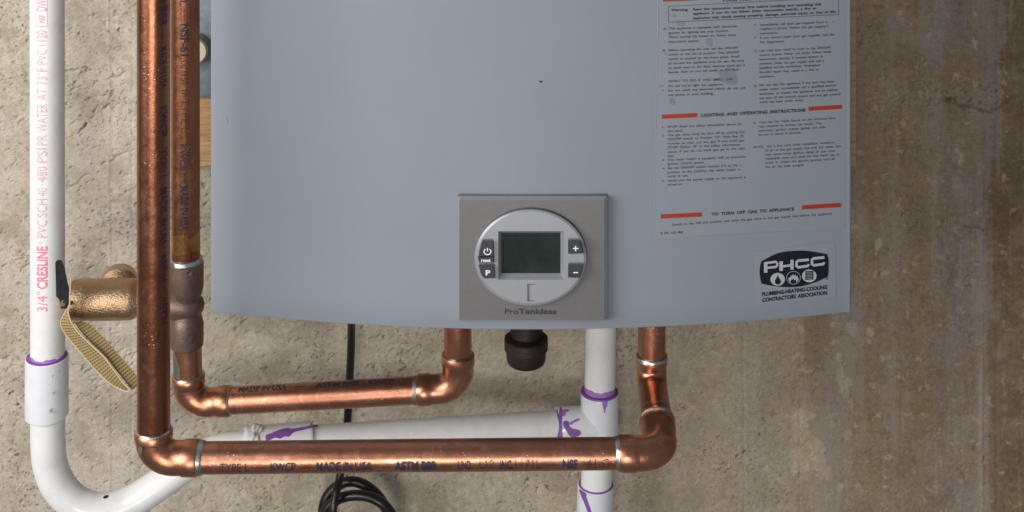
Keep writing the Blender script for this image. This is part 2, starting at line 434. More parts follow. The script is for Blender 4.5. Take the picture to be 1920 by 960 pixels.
def build_wall():
    xs = np.concatenate([np.linspace(-1.7, -0.53, 50)[:-1], np.arange(-0.53, 0.53, 0.00085), np.linspace(0.53, 1.7, 50)])
    zs = np.concatenate([np.linspace(0.0, 0.69, 40)[:-1], np.arange(0.69, 1.215, 0.00085), np.linspace(1.215, 2.3, 50)])
    X, Z = np.meshgrid(xs, zs)
    # photo-space helpers for stains and marks that sit in known places on the wall
    PX = X * F / CAMD + 960; PY = (1.5 - Z) * F / CAMD + HZ
    left = 1 - sst(500, 1500, PX)
    h = 0.0014 * fbm(X, Z, 7, 3, 3) + 0.00012 * fbm(X, Z, 90, 11, 4, 0.6)
    # crumbly slanting pits left by the formwork
    ca, sa = math.cos(math.radians(38)), math.sin(math.radians(38))
    U = X * ca + Z * sa; W = -X * sa + Z * ca
    dens = sst(-0.02, 0.38, fbm(X, Z, 11, 31, 4)) * (0.25 + 0.75 * left)
    p1 = fbm(U * 0.5, W, 235, 41, 3, 0.6); pit = sst(0.36 - 0.15 * dens, 0.44 - 0.13 * dens, p1)
    p2 = fbm(U * 0.6, W, 380, 47, 2, 0.5); pit2 = sst(0.38 - 0.16 * dens, 0.46 - 0.1 * dens, p2)
    p3 = fbm(U * 0.7, W, 115, 53, 3, 0.6); pit3 = sst(0.42, 0.54, p3) * sst(0.0, 0.3, fbm(X, Z, 12, 57, 2))
    pk = 0.35 + 0.65 * left
    h = h - 0.0020 * pit * pk - 0.0012 * pit2 * pk * dens - 0.0022 * pit3 * pk + 0.00015 * np.abs(fbm(X, Z, 190, 63, 3, 0.65))
    h = h + 0.00018 * fbm(X, Z, 420, 61, 2)
    # trowel smears and board marks
    h = h + 0.0004 * sst(0.0, 0.02, np.sin(X * 40 + 2 * fbm(X, Z * 0.2, 8, 71, 2))) * 0.3
    for bx, amp in ((205, 0.0006), (248, -0.0005), (1395, -0.0006), (1500, -0.0004), (1840, 0.0009), (1868, -0.0006), (1690, -0.0003)):
        h = h + amp * np.exp(-((PX - bx - 4 * fbm(0 * zs + 1, zs, 10, bx, 2)[:, None]) / 2.2) ** 2)
    h = h + 0.0010 * sst(1836, 1842, PX + 6 * fbm(zs * 0, zs, 6, 99, 2)[:, None]) - 0.0004 * sst(200, 208, PX) * (1 - sst(245, 252, PX))
    # cracks
    cracks = np.zeros(X.shape); brk = fbm(X, Z, 60, 301, 3)
    JX = 7.0 * fbm(X, Z, 70, 5, 4, 0.6); JY = 7.0 * fbm(X, Z, 70, 8, 4, 0.6)
    def crack(pts, wid, dep, hh):
        pa = np.array(pts, float); x0, z0 = wxz(pa[:, 0].min() - 25, pa[:, 1].max() + 25); x1, z1 = wxz(pa[:, 0].max() + 25, pa[:, 1].min() - 25)
        sl = (slice(np.searchsorted(zs, z0), np.searchsorted(zs, z1)), slice(np.searchsorted(xs, x0), np.searchsorted(xs, x1)))
        px_, py_ = PX[sl] + JX[sl], PY[sl] + JY[sl]; best = np.full(px_.shape, 1e9)
        for (ax, ay), (bx, by) in zip(pts[:-1], pts[1:]):
            dx, dy = bx - ax, by - ay
            t = np.clip(((px_ - ax) * dx + (py_ - ay) * dy) / (dx * dx + dy * dy), 0, 1)
            best = np.minimum(best, np.hypot(px_ - ax - t * dx, py_ - ay - t * dy))
        k_ = sst(-0.35, 0.0, brk[sl])
        cracks[sl] = np.maximum(cracks[sl], np.exp(-(best / (wid * 0.7)) ** 2) * min(1, dep / 0.002) * 0.8 * k_)
        hh[sl] -= dep * np.exp(-(best / (wid * 0.75)) ** 2) * k_
        return hh
    for pts, wd, dp in [
        ([(148, 250), (155, 240), (163, 233), (176, 218)], 2.0, 0.004),
        ([(122, 262), (140, 254), (148, 250)], 1.2, 0.0012), ([(176, 218), (200, 200), (218, 180)], 1.0, 0.0008),
        ([(208, 303), (220, 292), (240, 285), (258, 278)], 1.6, 0.0018), ([(128, 355), (145, 340), (165, 325)], 1.5, 0.0018),
        ([(222, 370), (240, 358), (256, 352)], 1.4, 0.0012), ([(205, 150), (225, 140), (236, 130)], 1.5, 0.0018),
        ([(122, 135), (140, 132), (160, 128), (170, 132)], 2.4, 0.0022), ([(135, 170), (142, 160), (152, 168)], 2, 0.0018),
        ([(1680, 85), (1710, 92), (1740, 108), (1775, 128), (1810, 140)], 1.8, 0.0016),
        ([(1758, 168), (1765, 190), (1785, 185), (1800, 198), (1830, 200), (1855, 210), (1880, 195), (1895, 182)], 2.6, 0.003),
        ([(1700, 270), (1695, 300), (1680, 345), (1685, 380)], 1.6, 0.0014), ([(1712, 360), (1708, 400), (1692, 470), (1688, 520)], 1.5, 0.0012),
        ([(1845, 250), (1842, 320), (1846, 380), (1838, 440)], 1.6, 0.0012), ([(1810, 425), (1840, 428), (1862, 432)], 3, 0.002),
        ([(1825, 845), (1845, 852), (1838, 870)], 2.5, 0.002), ([(1345, 870), (1360, 872)], 2.5, 0.002),
        ([(1800, 880), (1812, 895)], 2.2, 0.002), ([(1610, 18), (1640, 8), (1655, 14)], 2, 0.002), ([(1608, 60), (1625, 58), (1612, 85)], 2.2, 0.002)]:
        h = crack(pts, wd, dp, h)
    # concrete colour, with shade of pits and cracks painted in further down
    n1 = fbm(X, Z, 5, 101, 4); n2 = fbm(X, Z, 28, 103, 5, 0.6); n3 = fbm(X, Z * 0.22, 16, 107, 4); n4 = fbm(X, Z, 170, 109, 4, 0.7)
    def lerp(a, b_, t): return a + (np.array(b_) - a) * t[..., None]
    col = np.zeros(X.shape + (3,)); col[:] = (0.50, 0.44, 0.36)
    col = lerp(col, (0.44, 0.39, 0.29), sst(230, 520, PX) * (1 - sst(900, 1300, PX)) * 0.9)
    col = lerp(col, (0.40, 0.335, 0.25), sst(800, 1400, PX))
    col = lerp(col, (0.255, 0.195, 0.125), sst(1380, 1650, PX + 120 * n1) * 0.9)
    col = lerp(col, (0.46, 0.44, 0.43), np.exp(-((PX - 225) / 30) ** 2) * sst(-0.3, 0.4, n3) * 0.5)
    col = lerp(col, (0.255, 0.215, 0.195), np.exp(-((PX - 1790 - 50 * n3) / 48) ** 2) * sst(-0.5, 0.3, n1 + n2) * 0.85)
    col = lerp(col, (0.34, 0.30, 0.24), np.exp(-((PX - 1420) / 55) ** 2) * sst(600, 750, PY) * 0.75)
    col = lerp(col, (0.175, 0.120, 0.070), sst(1840, 1862, PX + 14 * n3) * (1 - sst(1000, 1200, PY)) * (0.55 + 0.3 * sst(-.2, .3, n1)))
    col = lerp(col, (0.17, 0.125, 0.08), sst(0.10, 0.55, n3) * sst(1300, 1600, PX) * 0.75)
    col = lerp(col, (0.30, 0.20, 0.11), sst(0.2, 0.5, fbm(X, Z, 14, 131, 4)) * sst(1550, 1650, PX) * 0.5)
    pale = np.zeros(X.shape)
    for bx, by, br_ in ((1600, 615, 16), (1632, 622, 10), (1572, 668, 9), (1580, 715, 20), (1582, 735, 12), (1502, 790, 24), (1500, 860, 26), (1530, 865, 28), (1525, 845, 30), (1590, 815, 9), (1562, 795, 7), (1574, 915, 10), (1500, 620, 9), (1545, 885, 18), (1648, 455, 12), (1640, 515, 8), (1562, 610, 7), (1505, 815, 20)):
        pale = np.maximum(pale, 1 - np.hypot(PX - bx, (PY - by) * 0.8) / br_)
    col = lerp(col, (0.47, 0.39, 0.27), sst(0.24, 0.34, pale + 0.9 * fbm(X, Z, 75, 137, 4, 0.65)) * sst(-0.1, 0.05, pale) * 0.8)
    col = lerp(col, (0.42, 0.37, 0.29), np.exp(-((PY - 486 - 6 * n2) / 3) ** 2) * sst(1790, 1830, PX) * 0.25)
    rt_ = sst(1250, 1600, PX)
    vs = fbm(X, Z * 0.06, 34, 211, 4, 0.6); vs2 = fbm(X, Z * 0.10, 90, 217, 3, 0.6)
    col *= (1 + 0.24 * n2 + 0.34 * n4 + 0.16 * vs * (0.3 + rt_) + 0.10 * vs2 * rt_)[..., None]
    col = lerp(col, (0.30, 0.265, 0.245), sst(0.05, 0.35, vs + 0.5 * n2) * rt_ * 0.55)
    # dark grains and painted pit shade as flecks, then pale sand grains
    cl = sst(-0.10, 0.30, fbm(X, Z, 15, 151, 5, 0.6))
    fa = sst(0.30, 0.42, fbm(X, Z, 340, 141, 2, 0.6)); fb = sst(0.33, 0.42, fbm(U * 0.6, W, 230, 149, 3, 0.65)); fc = sst(0.44, 0.5, fbm(U * 0.7, W, 120, 159, 3, 0.6))
    col = lerp(col, (0.11, 0.08, 0.045), np.clip((fa * 0.6 + fb * 0.9 + fc * 0.7) * (0.28 + 0.85 * cl) * (1 - 0.5 * rt_), 0, 0.92))
    col = lerp(col, (0.10, 0.075, 0.045), cracks * (0.62 - 0.35 * rt_))  # cracks also darkened in the colour to show their shade
    crat = np.exp(-((PX - 1825) / 75) ** 2 - ((PY - 180) / 32) ** 2) + 0.7 * np.exp(-((PX - 1630) / 30) ** 2 - ((PY - 50) / 50) ** 2) + 0.6 * np.exp(-((PX - 1845) / 30) ** 2 - ((PY - 428) / 10) ** 2)
    col = lerp(col, (0.09, 0.065, 0.04), np.clip(sst(0.12, 0.26, fbm(U * 0.7, W, 260, 501, 4, 0.65)) * crat, 0, 0.7))  # colour only: shade of small pits painted around the larger cracks
    vf = fbm(X, Z * 0.04, 170, 507, 3, 0.7)
    col = lerp(col, (0.42, 0.37, 0.31), sst(0.15, 0.4, vf + 0.5 * n4) * rt_ * 0.18)
    lt = sst(0.30, 0.45, fbm(X, Z, 240, 157, 3, 0.6))
    col = lerp(col, (0.62, 0.57, 0.48), lt * 0.40 * (1 - 0.75 * rt_))
    col = lerp(col, (0.34, 0.265, 0.165), sst(0.12, 0.45, fbm(X, Z, 36, 163, 4, 0.6)) * 0.35 * (1 - 0.4 * left))
    blot = fbm(X, Z, 22, 401, 5, 0.6); bl2 = fbm(X, Z, 60, 407, 4, 0.6)
    col = lerp(col, (0.33, 0.285, 0.215), sst(0.05, 0.35, blot + 0.4 * bl2) * 0.55 * (1 - 0.7 * rt_))
    col = lerp(col, (0.60, 0.56, 0.49), sst(0.08, 0.30, -blot + 0.5 * bl2) * 0.35 * left)
    col *= (0.98 + 0.04 * rt_)[..., None]
    col = np.clip(col, 0.02, 0.8)
    # mesh: front sheet, and a plain back and edge so that it has thickness
    nz, nx = X.shape
    V = np.stack([X.ravel(), -h.ravel(), Z.ravel()], 1)
    idx = np.arange(nz * nx).reshape(nz, nx)
    q = np.stack([idx[:-1, :-1], idx[:-1, 1:], idx[1:, 1:], idx[1:, :-1]], -1).reshape(-1, 4)
    x0, x1, z0, z1 = xs[0], xs[-1], zs[0], zs[-1]
    k = len(V)
    V = np.vstack([V, [(x0, .2, z0), (x1, .2, z0), (x1, .2, z1), (x0, .2, z1), (x0, 0.004, z0), (x1, 0.004, z0), (x1, 0.004, z1), (x0, 0.004, z1)]])
    q = np.vstack([q, [(k, k + 3, k + 2, k + 1), (k, k + 1, k + 5, k + 4), (k + 1, k + 2, k + 6, k + 5), (k + 2, k + 3, k + 7, k + 6), (k + 3, k, k + 4, k + 7)]])
    me = bpy.data.meshes.new('wall'); me.vertices.add(len(V)); me.vertices.foreach_set('co', V.ravel().astype(np.float32))
    me.loops.add(q.size); me.loops.foreach_set('vertex_index', q.ravel().astype(np.int32))
    me.polygons.add(len(q)); me.polygons.foreach_set('loop_start', np.arange(0, q.size, 4, dtype=np.int32))
    me.polygons.foreach_set('use_smooth', np.ones(len(q), bool))
    me.update(calc_edges=True)
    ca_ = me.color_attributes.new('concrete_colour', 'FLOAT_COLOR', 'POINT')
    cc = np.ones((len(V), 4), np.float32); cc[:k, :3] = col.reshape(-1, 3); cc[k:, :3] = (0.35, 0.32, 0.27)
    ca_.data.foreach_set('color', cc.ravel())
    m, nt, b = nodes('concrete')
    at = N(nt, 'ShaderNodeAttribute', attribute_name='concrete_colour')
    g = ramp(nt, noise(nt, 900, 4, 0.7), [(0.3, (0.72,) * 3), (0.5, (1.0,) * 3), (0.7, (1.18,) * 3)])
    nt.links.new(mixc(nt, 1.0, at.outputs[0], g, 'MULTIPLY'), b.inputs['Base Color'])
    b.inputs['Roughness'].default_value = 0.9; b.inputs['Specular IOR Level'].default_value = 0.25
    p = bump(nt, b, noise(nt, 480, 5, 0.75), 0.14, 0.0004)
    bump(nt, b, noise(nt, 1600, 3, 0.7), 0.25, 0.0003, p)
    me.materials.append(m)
    o = bpy.data.objects.new('concrete_wall', me); COL.objects.link(o); o['kind'] = 'structure'
build_wall()

# ------------------------------------------------------------------ board and bracket behind the heater
bl = P(300, 313, 1.285)
mk('mounting_board', box(P(300, 313, 1.283), np.array([P(1606, 0, 1.283)[0], -0.0035, bl[2] + 0.74]), M['pine'], 0.0012),
   label='tan pine mounting board on the concrete wall, edges showing beside the grey heater', cat='board', loc=bl)
br_ = thing('mounting_bracket', 'blue grey galvanized metal bracket plate over the top of the pine board', 'bracket', P(384, 181, 1.28))
mk('plate', box(P(352, 181, 1.2815), np.array([P(560, 0, 1.277)[0], P(0, 0, 1.2775)[1], P(0, 181, 1.279)[2] + 0.16]), M['galvanized'], 0.0008), br_)
def disc(cx, cy, rpx, d0, d1, mat, inset=0.9, n=40):
    c = P(cx, cy, d0); r = rpx * d0 / F
    V, Fc, U = sweep([c, c + np.array([0, (d1 - d0) * 0.7, 0]), c + np.array([0, d1 - d0, 0])], [r, r, r * inset], n)
    return V, Fc, mat, U
pl = mk('end_plug', disc(366, 88, 29, 1.2775, 1.262, M['cream_plug'], 0.93), br_)
mk('plug_rim', disc(366, 88.5, 31, 1.2775, 1.264, M['plug_rim'], 0.97), pl)

# ------------------------------------------------------------------ water heater
XC, HW, SAG, DF = 0.0138, 0.2330, 0.0275, 1.02
KK = SAG / HW ** 2
def fpt(px, py, off=0.0):
    px = np.asarray(px, float); py = np.asarray(py, float); d = np.full(px.shape, 1.03)
    for _ in range(8): d = DF + KK * ((px - 960) * d / F - XC) ** 2 - off
    return np.stack([(px - 960) * d / F, d - CAMD, ZC - (py - HZ) * d / (F * C)], -1)
zb = P(0, 618, DF)[2]; zt = zb + 0.80
heater = thing('water_heater', 'blue grey wall hung water heater with a bowed front cover and small control panel', 'water heater', (XC, -0.15, zb))
prof = [(-HW, 1.16), (-HW, 1.055)]
R = 0.002
for a in np.linspace(0, 90, 7)[1:]:
    a = math.radians(a); prof.append((-HW + R - R * math.cos(a), DF + SAG - 0.0008 + R - R * math.sin(a)))
for x in np.linspace(-HW + R, HW - R, 160)[1:-1]: prof.append((x, DF + KK * x * x))
prof += [(-x, d) for x, d in prof[:8][::-1]]
def cover():
    V, Fc = [], []; n = len(prof)
    rows = [(zb + 0.0004, 0.0012), (zb, 0.0004), (zb + 0.0010, 0)] + [(z, 0) for z in np.linspace(zb + 0.02, zt - 0.01, 14)] + [(zt, 0), (zt, 0.0015)]
    for z, ins in rows:
        for x, d in prof: V.append((XC + x * (1 - ins / HW), d + ins - CAMD, z))
    for i in range(len(rows) - 1):
        for j in range(n - 1): a = i * n + j; Fc.append((a, a + 1, a + n + 1, a + n))
    # inner skin
    o = len(V)
    for z in (zb + 0.0004, zt):
        for x, d in prof: V.append((XC + x * (1 - 0.0014 / HW), d + 0.0014 - CAMD, z))
    for j in range(n - 1): Fc.append((o + j + 1, o + j, o + n + j, o + n + j + 1)); Fc.append((j + 1, j, o + j, o + j + 1))
    return V, Fc, M['paint']
mk('front_cover', cover(), heater, smooth=35)
# top closing sheet and the box behind the cover
def capsheet(z, mat, t=0.0015):
    pts = [(x * 0.993, d + 0.002) for x, d in prof]
    V = [(XC + x, d - CAMD, z) for x, d in pts] + [(XC + x, d - CAMD, z + t) for x, d in pts]; n = len(pts)
    Fc = [tuple(range(n))[::-1], tuple(range(n, 2 * n))] + [(i, (i + 1) % n, n + (i + 1) % n, n + i) for i in range(n)]
    return V, Fc, mat
mk('top_sheet', capsheet(zt - 0.002, M['paint']), heater)
mk('base_plate', capsheet(zb + 0.012, M['casing']), heater)
mk('casing', box(np.array([XC - 0.222, 1.10 - CAMD, zb + 0.015]), np.array([XC + 0.222, 1.272 - CAMD, zt - 0.004]), M['casing'], 0.003), heater)

def on_cover(flat, faces, mat, off=0.0003):
    flat = np.asarray(flat, float); return fpt(flat[:, 0], flat[:, 1], off), faces, mat
def cov_text(s, x0, y0, x1, y1, h, mat, bold=0.0, off=0.0005):
    V, Fc = text_geo(s, bold)
    return on_cover(np.stack([x0 + V[:, 0] * (x1 - x0), y0 + V[:, 0] * (y1 - y0) - V[:, 1] * h], 1), Fc, mat, off)
def cov_quad(x0, y0, x1, y1, h, mat, off=0.0004, n=12):
    V = []; Fc = []
    for i in range(n + 1):
        t = i / n; x = x0 + t * (x1 - x0); y = y0 + t * (y1 - y0)
        V += [(x, y + h / 2), (x, y - h / 2)]
    for i in range(n): Fc.append((2 * i, 2 * i + 2, 2 * i + 3, 2 * i + 1))
    return on_cover(V, Fc, mat, off)
def cov_strip(pts, wpx, mat, off=0.0004):
    V, Fc = [], []; pts = np.array(pts, float)
    for i in range(len(pts)):
        t = pts[min(i + 1, len(pts) - 1)] - pts[max(i - 1, 0)]; t /= np.linalg.norm(t); nn = np.array([-t[1], t[0]]) * wpx / 2
        V += [pts[i] + nn, pts[i] - nn]
    for i in range(len(pts) - 1): Fc.append((2 * i, 2 * i + 2, 2 * i + 3, 2 * i + 1))
    return on_cover(V, Fc, mat, off)
def blob(cx, cy, rx, ry, mat, off, seed, n=22, amp=0.12):
    r = random.Random(seed); ph = [r.uniform(0, 6.28) for _ in range(4)]
    V = [(cx, cy)]
    for i in range(n):
        a = 2 * math.pi * i / n; k = 1 + amp * math.sin(2 * a + ph[0]) + amp * 0.7 * math.sin(3 * a + ph[1]) + amp * 0.4 * math.sin(5 * a + ph[2])
        V.append((cx + rx * k * math.cos(a), cy + ry * k * math.sin(a)))
    return on_cover(V, [(0, 1 + i, 1 + (i + 1) % n) for i in range(n)], mat, off)

# instruction label -------------------------------------------------
def grid_cover(cor, mat, off, nu=40, nv=12):
    (ax, ay), (bx, by), (cx, cy), (dx, dy) = cor
    V, Fc = [], []
    for j in range(nv + 1):
        for i in range(nu + 1):
            u, v = i / nu, j / nv
            V.append(((1 - v) * ((1 - u) * ax + u * bx) + v * ((1 - u) * dx + u * cx), (1 - v) * ((1 - u) * ay + u * by) + v * ((1 - u) * dy + u * cy)))
    for j in range(nv):
        for i in range(nu): a = j * (nu + 1) + i; Fc.append((a, a + nu + 1, a + nu + 2, a + 1))
    return on_cover(V, Fc, mat, off)
lab = mk('instruction_label', grid_cover([(1236, -190), (1588, -212), (1584, 428), (1226, 447)], M['label_film'], 0.0002), heater,
         label='clear film instruction label with red bars and small black print')
def A6(x, y): return 1210 + x / 4.363, y / 4.363
def A7(x, y): return 1210 + x / 3.556, 190 + y / 3.556
def jit(x0, y0, x1, y1, n, amp, seed):
    r = random.Random(seed); return [(x0 + (x1 - x0) * i / n + r.uniform(-amp, amp), y0 + (y1 - y0) * i / n + r.uniform(-amp, amp)) for i in range(n + 1)]
mk('film_edge', [cov_strip(jit(1235, -185, 1233, 70, 40, 0.35, 1), 1.3, M['label_edge']), cov_strip(jit(1232, 80, 1226, 445, 50, 0.3, 2), 0.9, M['label_edge']),
                 cov_strip(jit(1226, 447, 1284, 445, 10, 0.2, 3), 0.9, M['label_edge']), cov_strip(jit(1305, 443, 1480, 433, 20, 0.3, 4), 0.5, M['paint_edge'])], lab)
for i, (cx, cy, rx, ry) in enumerate([(525, 345, 30, 30), (685, 625, 66, 76), (220, 833, 26, 28), (290, 190, 32, 24), (235, 130, 15, 13), (170, 440, 10, 8), (117, 705, 12, 8), (1538, 180, 7, 9), (630, 590, 30, 20)]):
    x, y = A6(cx, cy); mk('film_bubble', blob(x, y, rx / 4.363, ry / 4.363, M['label_bubble'], 0.00035 + 0.00001 * i, i), lab)
for x0, y0, x1, y1, h in [(1243, -1, 1310, -3.5, 8), (1497, -16, 1580, -22, 8)] + [(*A6(135, 955), *A6(425, 942), 7.5), (*A6(1335, 891), *A6(1609, 874), 7.5)] + \
        [(*A7(103, 768), *A7(378, 755), 7.8), (*A7(1045, 708), *A7(1304, 691), 7.8)]:
    mk('red_bar', cov_quad(x0, y0, x1, y1, h, M['print_red']), lab)
bxp = [A6(190, 182), A6(1580, 120), A6(1580, -22), A6(190, 53), A6(190, 182)]
mk('warning_box', [cov_strip([np.array(a) + (np.array(b_) - np.array(a)) * i / 14 for i in range(15)], 0.7, M['print_black']) for a, b_ in zip(bxp[:-1], bxp[1:])], lab)
T6 = [("YOUR HOT WATER HEATER", 625, 14, 1240, -12, 22, .02), ("Warning:", 210, 92, 350, 87, 20, .02),
 ("Read the instruction manual first before installing and operating this", 390, 86, 1437, 43, 20, .018),
 ("appliance. If you do not follow these instructions exactly, a fire or", 390, 121, 1400, 76, 20, .018),
 ("explosion may result causing property damage, personal injury or loss of life.", 390, 158, 1560, 104, 20, .018),
 ("A.", 147, 245, 175, 244, 18, 0), ("This appliance is equipped with electronic", 190, 243, 750, 222, 19, 0), ("ignition for lighting the main burners.", 190, 278, 680, 260, 19, 0),
 ("When turning the heater on, follow these", 190, 313, 740, 293, 19, 0), ("instructions exactly.", 190, 350, 440, 342, 19, 0),
 ("B.", 142, 422, 168, 421, 18, 0), ("Before operating the unit, set the ON/OFF", 190, 420, 758, 398, 19, 0), ("switch to the On (I) position. The ON/OFF", 190, 455, 768, 435, 19, 0),
 ("switch is located on the front panel. Smell", 190, 492, 765, 470, 19, 0), ("all around the appliance area for gas. Be sure", 187, 528, 805, 503, 19, 0),
 ("to smell next to the floor because some gas is", 187, 565, 815, 540, 19, 0), ("heavier than air and will settle on the floor.", 187, 600, 775, 575, 19, 0),
 ("WHAT TO DO IF YOU SMELL GAS", 187, 675, 715, 655, 20, 0), ("•", 136, 712, 148, 712, 20, .01), ("Do not try to light any appliance.", 187, 713, 635, 697, 19, 0),
 ("•", 136, 748, 148, 748, 20, .01), ("Do not touch any electrical switch, do not use", 187, 750, 815, 725, 19, 0), ("any phone in your building.", 187, 786, 555, 773, 19, 0),
 ("•", 892, 210, 904, 210, 20, .01), ("Immediately call your gas supplier from a", 938, 212, 1488, 188, 19, 0), ("neighbor's phone. Follow the gas supplier's", 938, 246, 1500, 222, 19, 0),
 ("instructions.", 938, 282, 1083, 276, 19, 0), ("•", 892, 316, 904, 316, 20, .01), ("If you cannot reach your gas supplier, call the", 938, 318, 1545, 290, 19, 0),
 ("fire department.", 938, 354, 1138, 346, 19, 0), ("C.", 893, 428, 918, 427, 18, 0), ("Use only your hand to push in the ON/OFF", 933, 423, 1515, 397, 19, 0),
 ("control button. Never use tools. Follow these", 933, 459, 1520, 430, 19, 0), ("instructions exactly. If control button is", 933, 495, 1447, 470, 19, 0),
 ("jammed, close the gas supply and call a", 933, 530, 1462, 505, 19, 0), ("qualified service technician. Attempted", 933, 565, 1428, 540, 19, 0),
 ("forceful repair may result in a fire or", 933, 600, 1422, 577, 19, 0), ("explosion.", 933, 636, 1055, 630, 19, 0), ("D.", 890, 712, 916, 711, 18, 0),
 ("Do not use this appliance if any part has been", 933, 706, 1543, 674, 19, 0), ("under water. Immediately call a qualified service", 933, 742, 1560, 706, 19, 0),
 ("technician to inspect the appliance and to replace", 933, 778, 1570, 742, 19, 0), ("any part of the control system and any gas control", 933, 812, 1595, 778, 19, 0),
 ("which has been under water.", 933, 846, 1297, 826, 19, 0)]
T7 = [("LIGHTING AND OPERATING INSTRUCTIONS", 373, 104, 1068, 68, 21, .025), ("1.", 112, 180, 126, 180, 14, 0), ("STOP! Read the safety information above on", 148, 178, 640, 157, 15.5, 0),
 ("this label.", 148, 206, 252, 202, 15.5, 0), ("2.", 110, 234, 128, 234, 14, 0), ("The gas valve must be shut off by putting the", 148, 233, 660, 210, 15.5, 0),
 ("ON/OFF switch to Position \"O\". Wait five (5)", 148, 261, 655, 238, 15.5, 0), ("minutes to clear out any gas. If you smell gas,", 148, 289, 662, 266, 15.5, 0),
 ("STOP! Follow \"B\" in the safety information", 148, 316, 632, 295, 15.5, 0), ("above. If you do not smell gas, go to the next", 148, 345, 664, 320, 15.5, 0), ("step.", 148, 371, 190, 369, 15.5, 0),
 ("3.", 112, 398, 128, 398, 14, 0), ("This water heater is equipped with an automatic", 148, 398, 670, 375, 15.5, 0), ("ignition control system.", 148, 424, 395, 414, 15.5, 0),
 ("4.", 112, 454, 128, 454, 14, 0), ("Set the ON/OFF switch marked I/O to the I", 148, 453, 633, 432, 15.5, 0), ("position. In this position, the water heater is", 148, 481, 632, 460, 15.5, 0),
 ("ready to use.", 148, 507, 285, 501, 15.5, 0), ("5.", 110, 537, 126, 537, 14, 0), ("Verify that the power supply to the appliance is", 148, 537, 670, 512, 15.5, 0), ("turned on.", 148, 562, 248, 558, 15.5, 0),
 ("6.", 722, 150, 738, 150, 14, 0), ("Turn the hot water faucet on the minimum flow", 757, 148, 1268, 118, 15.5, 0), ("rate required to activate the heater. The", 757, 175, 1173, 153, 15.5, 0),
 ("automatic ignition system ignites the main", 757, 203, 1203, 178, 15.5, 0), ("burner in about 4 seconds.", 757, 230, 1038, 214, 15.5, 0),
 ("NOTE:  On a first time initial installation, existence", 720, 313, 1258, 280, 15.5, 0), ("of air in the gas supply line and the water line", 800, 335, 1302, 305, 15.5, 0),
 ("may cause some ignition delay. In that case,", 800, 362, 1268, 336, 15.5, 0), ("repeatedly open and close the hot water tap to", 800, 389, 1293, 361, 15.5, 0),
 ("order to restart the ignition process until all", 800, 417, 1260, 390, 15.5, 0), ("the air has been purged.", 800, 445, 1055, 431, 15.5, 0),
 ("TO TURN OFF GAS TO APPLIANCE", 440, 763, 992, 727, 20, .025), ("Switch to the Off (O) position and close the gas valve in the gas supply line before the appliance", 178, 830, 1243, 755, 15.5, 0),
 ("8 701 133 904", 102, 887, 248, 880, 15.5, .01)]
pr = [cov_text(s, *A6(a, b1), *A6(c1, d1), h / 4.363, M['print_black'], bo + 0.004) for s, a, b1, c1, d1, h, bo in T6]
pr += [cov_text(s, *A7(a, b1), *A7(c1, d1), h / 3.556, M['print_black'], bo) for s, a, b1, c1, d1, h, bo in T7]
mk('printed_text', pr, lab, smooth=0)

# association sticker -----------------------------------------------
def A8(x, y): return 1400 + x / 6, 450 + y / 6
def L8(pts): return [A8(*p) for p in pts]
stk = mk('association_sticker', grid_cover([A8(75, 130), A8(995, 25), A8(1010, 640), A8(95, 735)], M['label_film'], 0.0002, 20, 4), heater,
         label='clear sticker with a navy badge in the lower right corner of the cover')
mk('sticker_edge', [cov_strip([A8(80 + 900 * i / 12, 132 - 98 * i / 12) for i in range(13)], 0.7, M['label_edge'])], stk)
mk('sticker_edge', [cov_strip([A8(300 + 280 * i / 8, 712 - 30 * i / 8) for i in range(9)], 0.5, M['label_edge'])], stk)
def curve(pts, n=8): return [tuple(p) for p in smooth_path([np.array([*p, 0.0]) for p in pts], n)]
top = [p[:2] for p in curve([(165, 240), (350, 150), (540, 122), (700, 126), (905, 160)])]
rt = [p[:2] for p in curve([(905, 160), (920, 220), (922, 340), (912, 415)])][1:]
bo_ = [p[:2] for p in curve([(912, 415), (760, 480), (600, 522), (450, 530), (300, 517), (168, 492)])][1:]
lf = [p[:2] for p in curve([(168, 492), (150, 420), (146, 330), (165, 240)])][1:-1]
V, Fc = fill([L8(top + rt + bo_ + lf)])
# split wide triangles so the badge lies on the bowed cover
def subdiv(V, Fc, step=12, axis=0):
    bm = bmesh.new(); vs = [bm.verts.new((x, y, 0)) for x, y in V]
    for f in Fc: bm.faces.new([vs[i] for i in f])
    lo, hi = V[:, axis].min(), V[:, axis].max()
    for c in np.arange(lo + step, hi, step):
        bmesh.ops.bisect_plane(bm, geom=bm.verts[:] + bm.edges[:] + bm.faces[:], plane_co=(c, 0, 0), plane_no=(1, 0, 0))
    bm.verts.index_update(); V2 = np.array([(v.co.x, v.co.y) for v in bm.verts]); F2 = [tuple(v.index for v in f.verts) for f in bm.faces]; bm.free()
    return V2, F2
V, Fc = subdiv(V, Fc)
badge = [on_cover(V, Fc, M['print_navy'], 0.0005)]
def bar(pts, wd): return cov_strip([A8(*p) for p in pts], wd / 6, M['print_silver'], 0.0008)
def sh(x, y, x0): return (x, y)
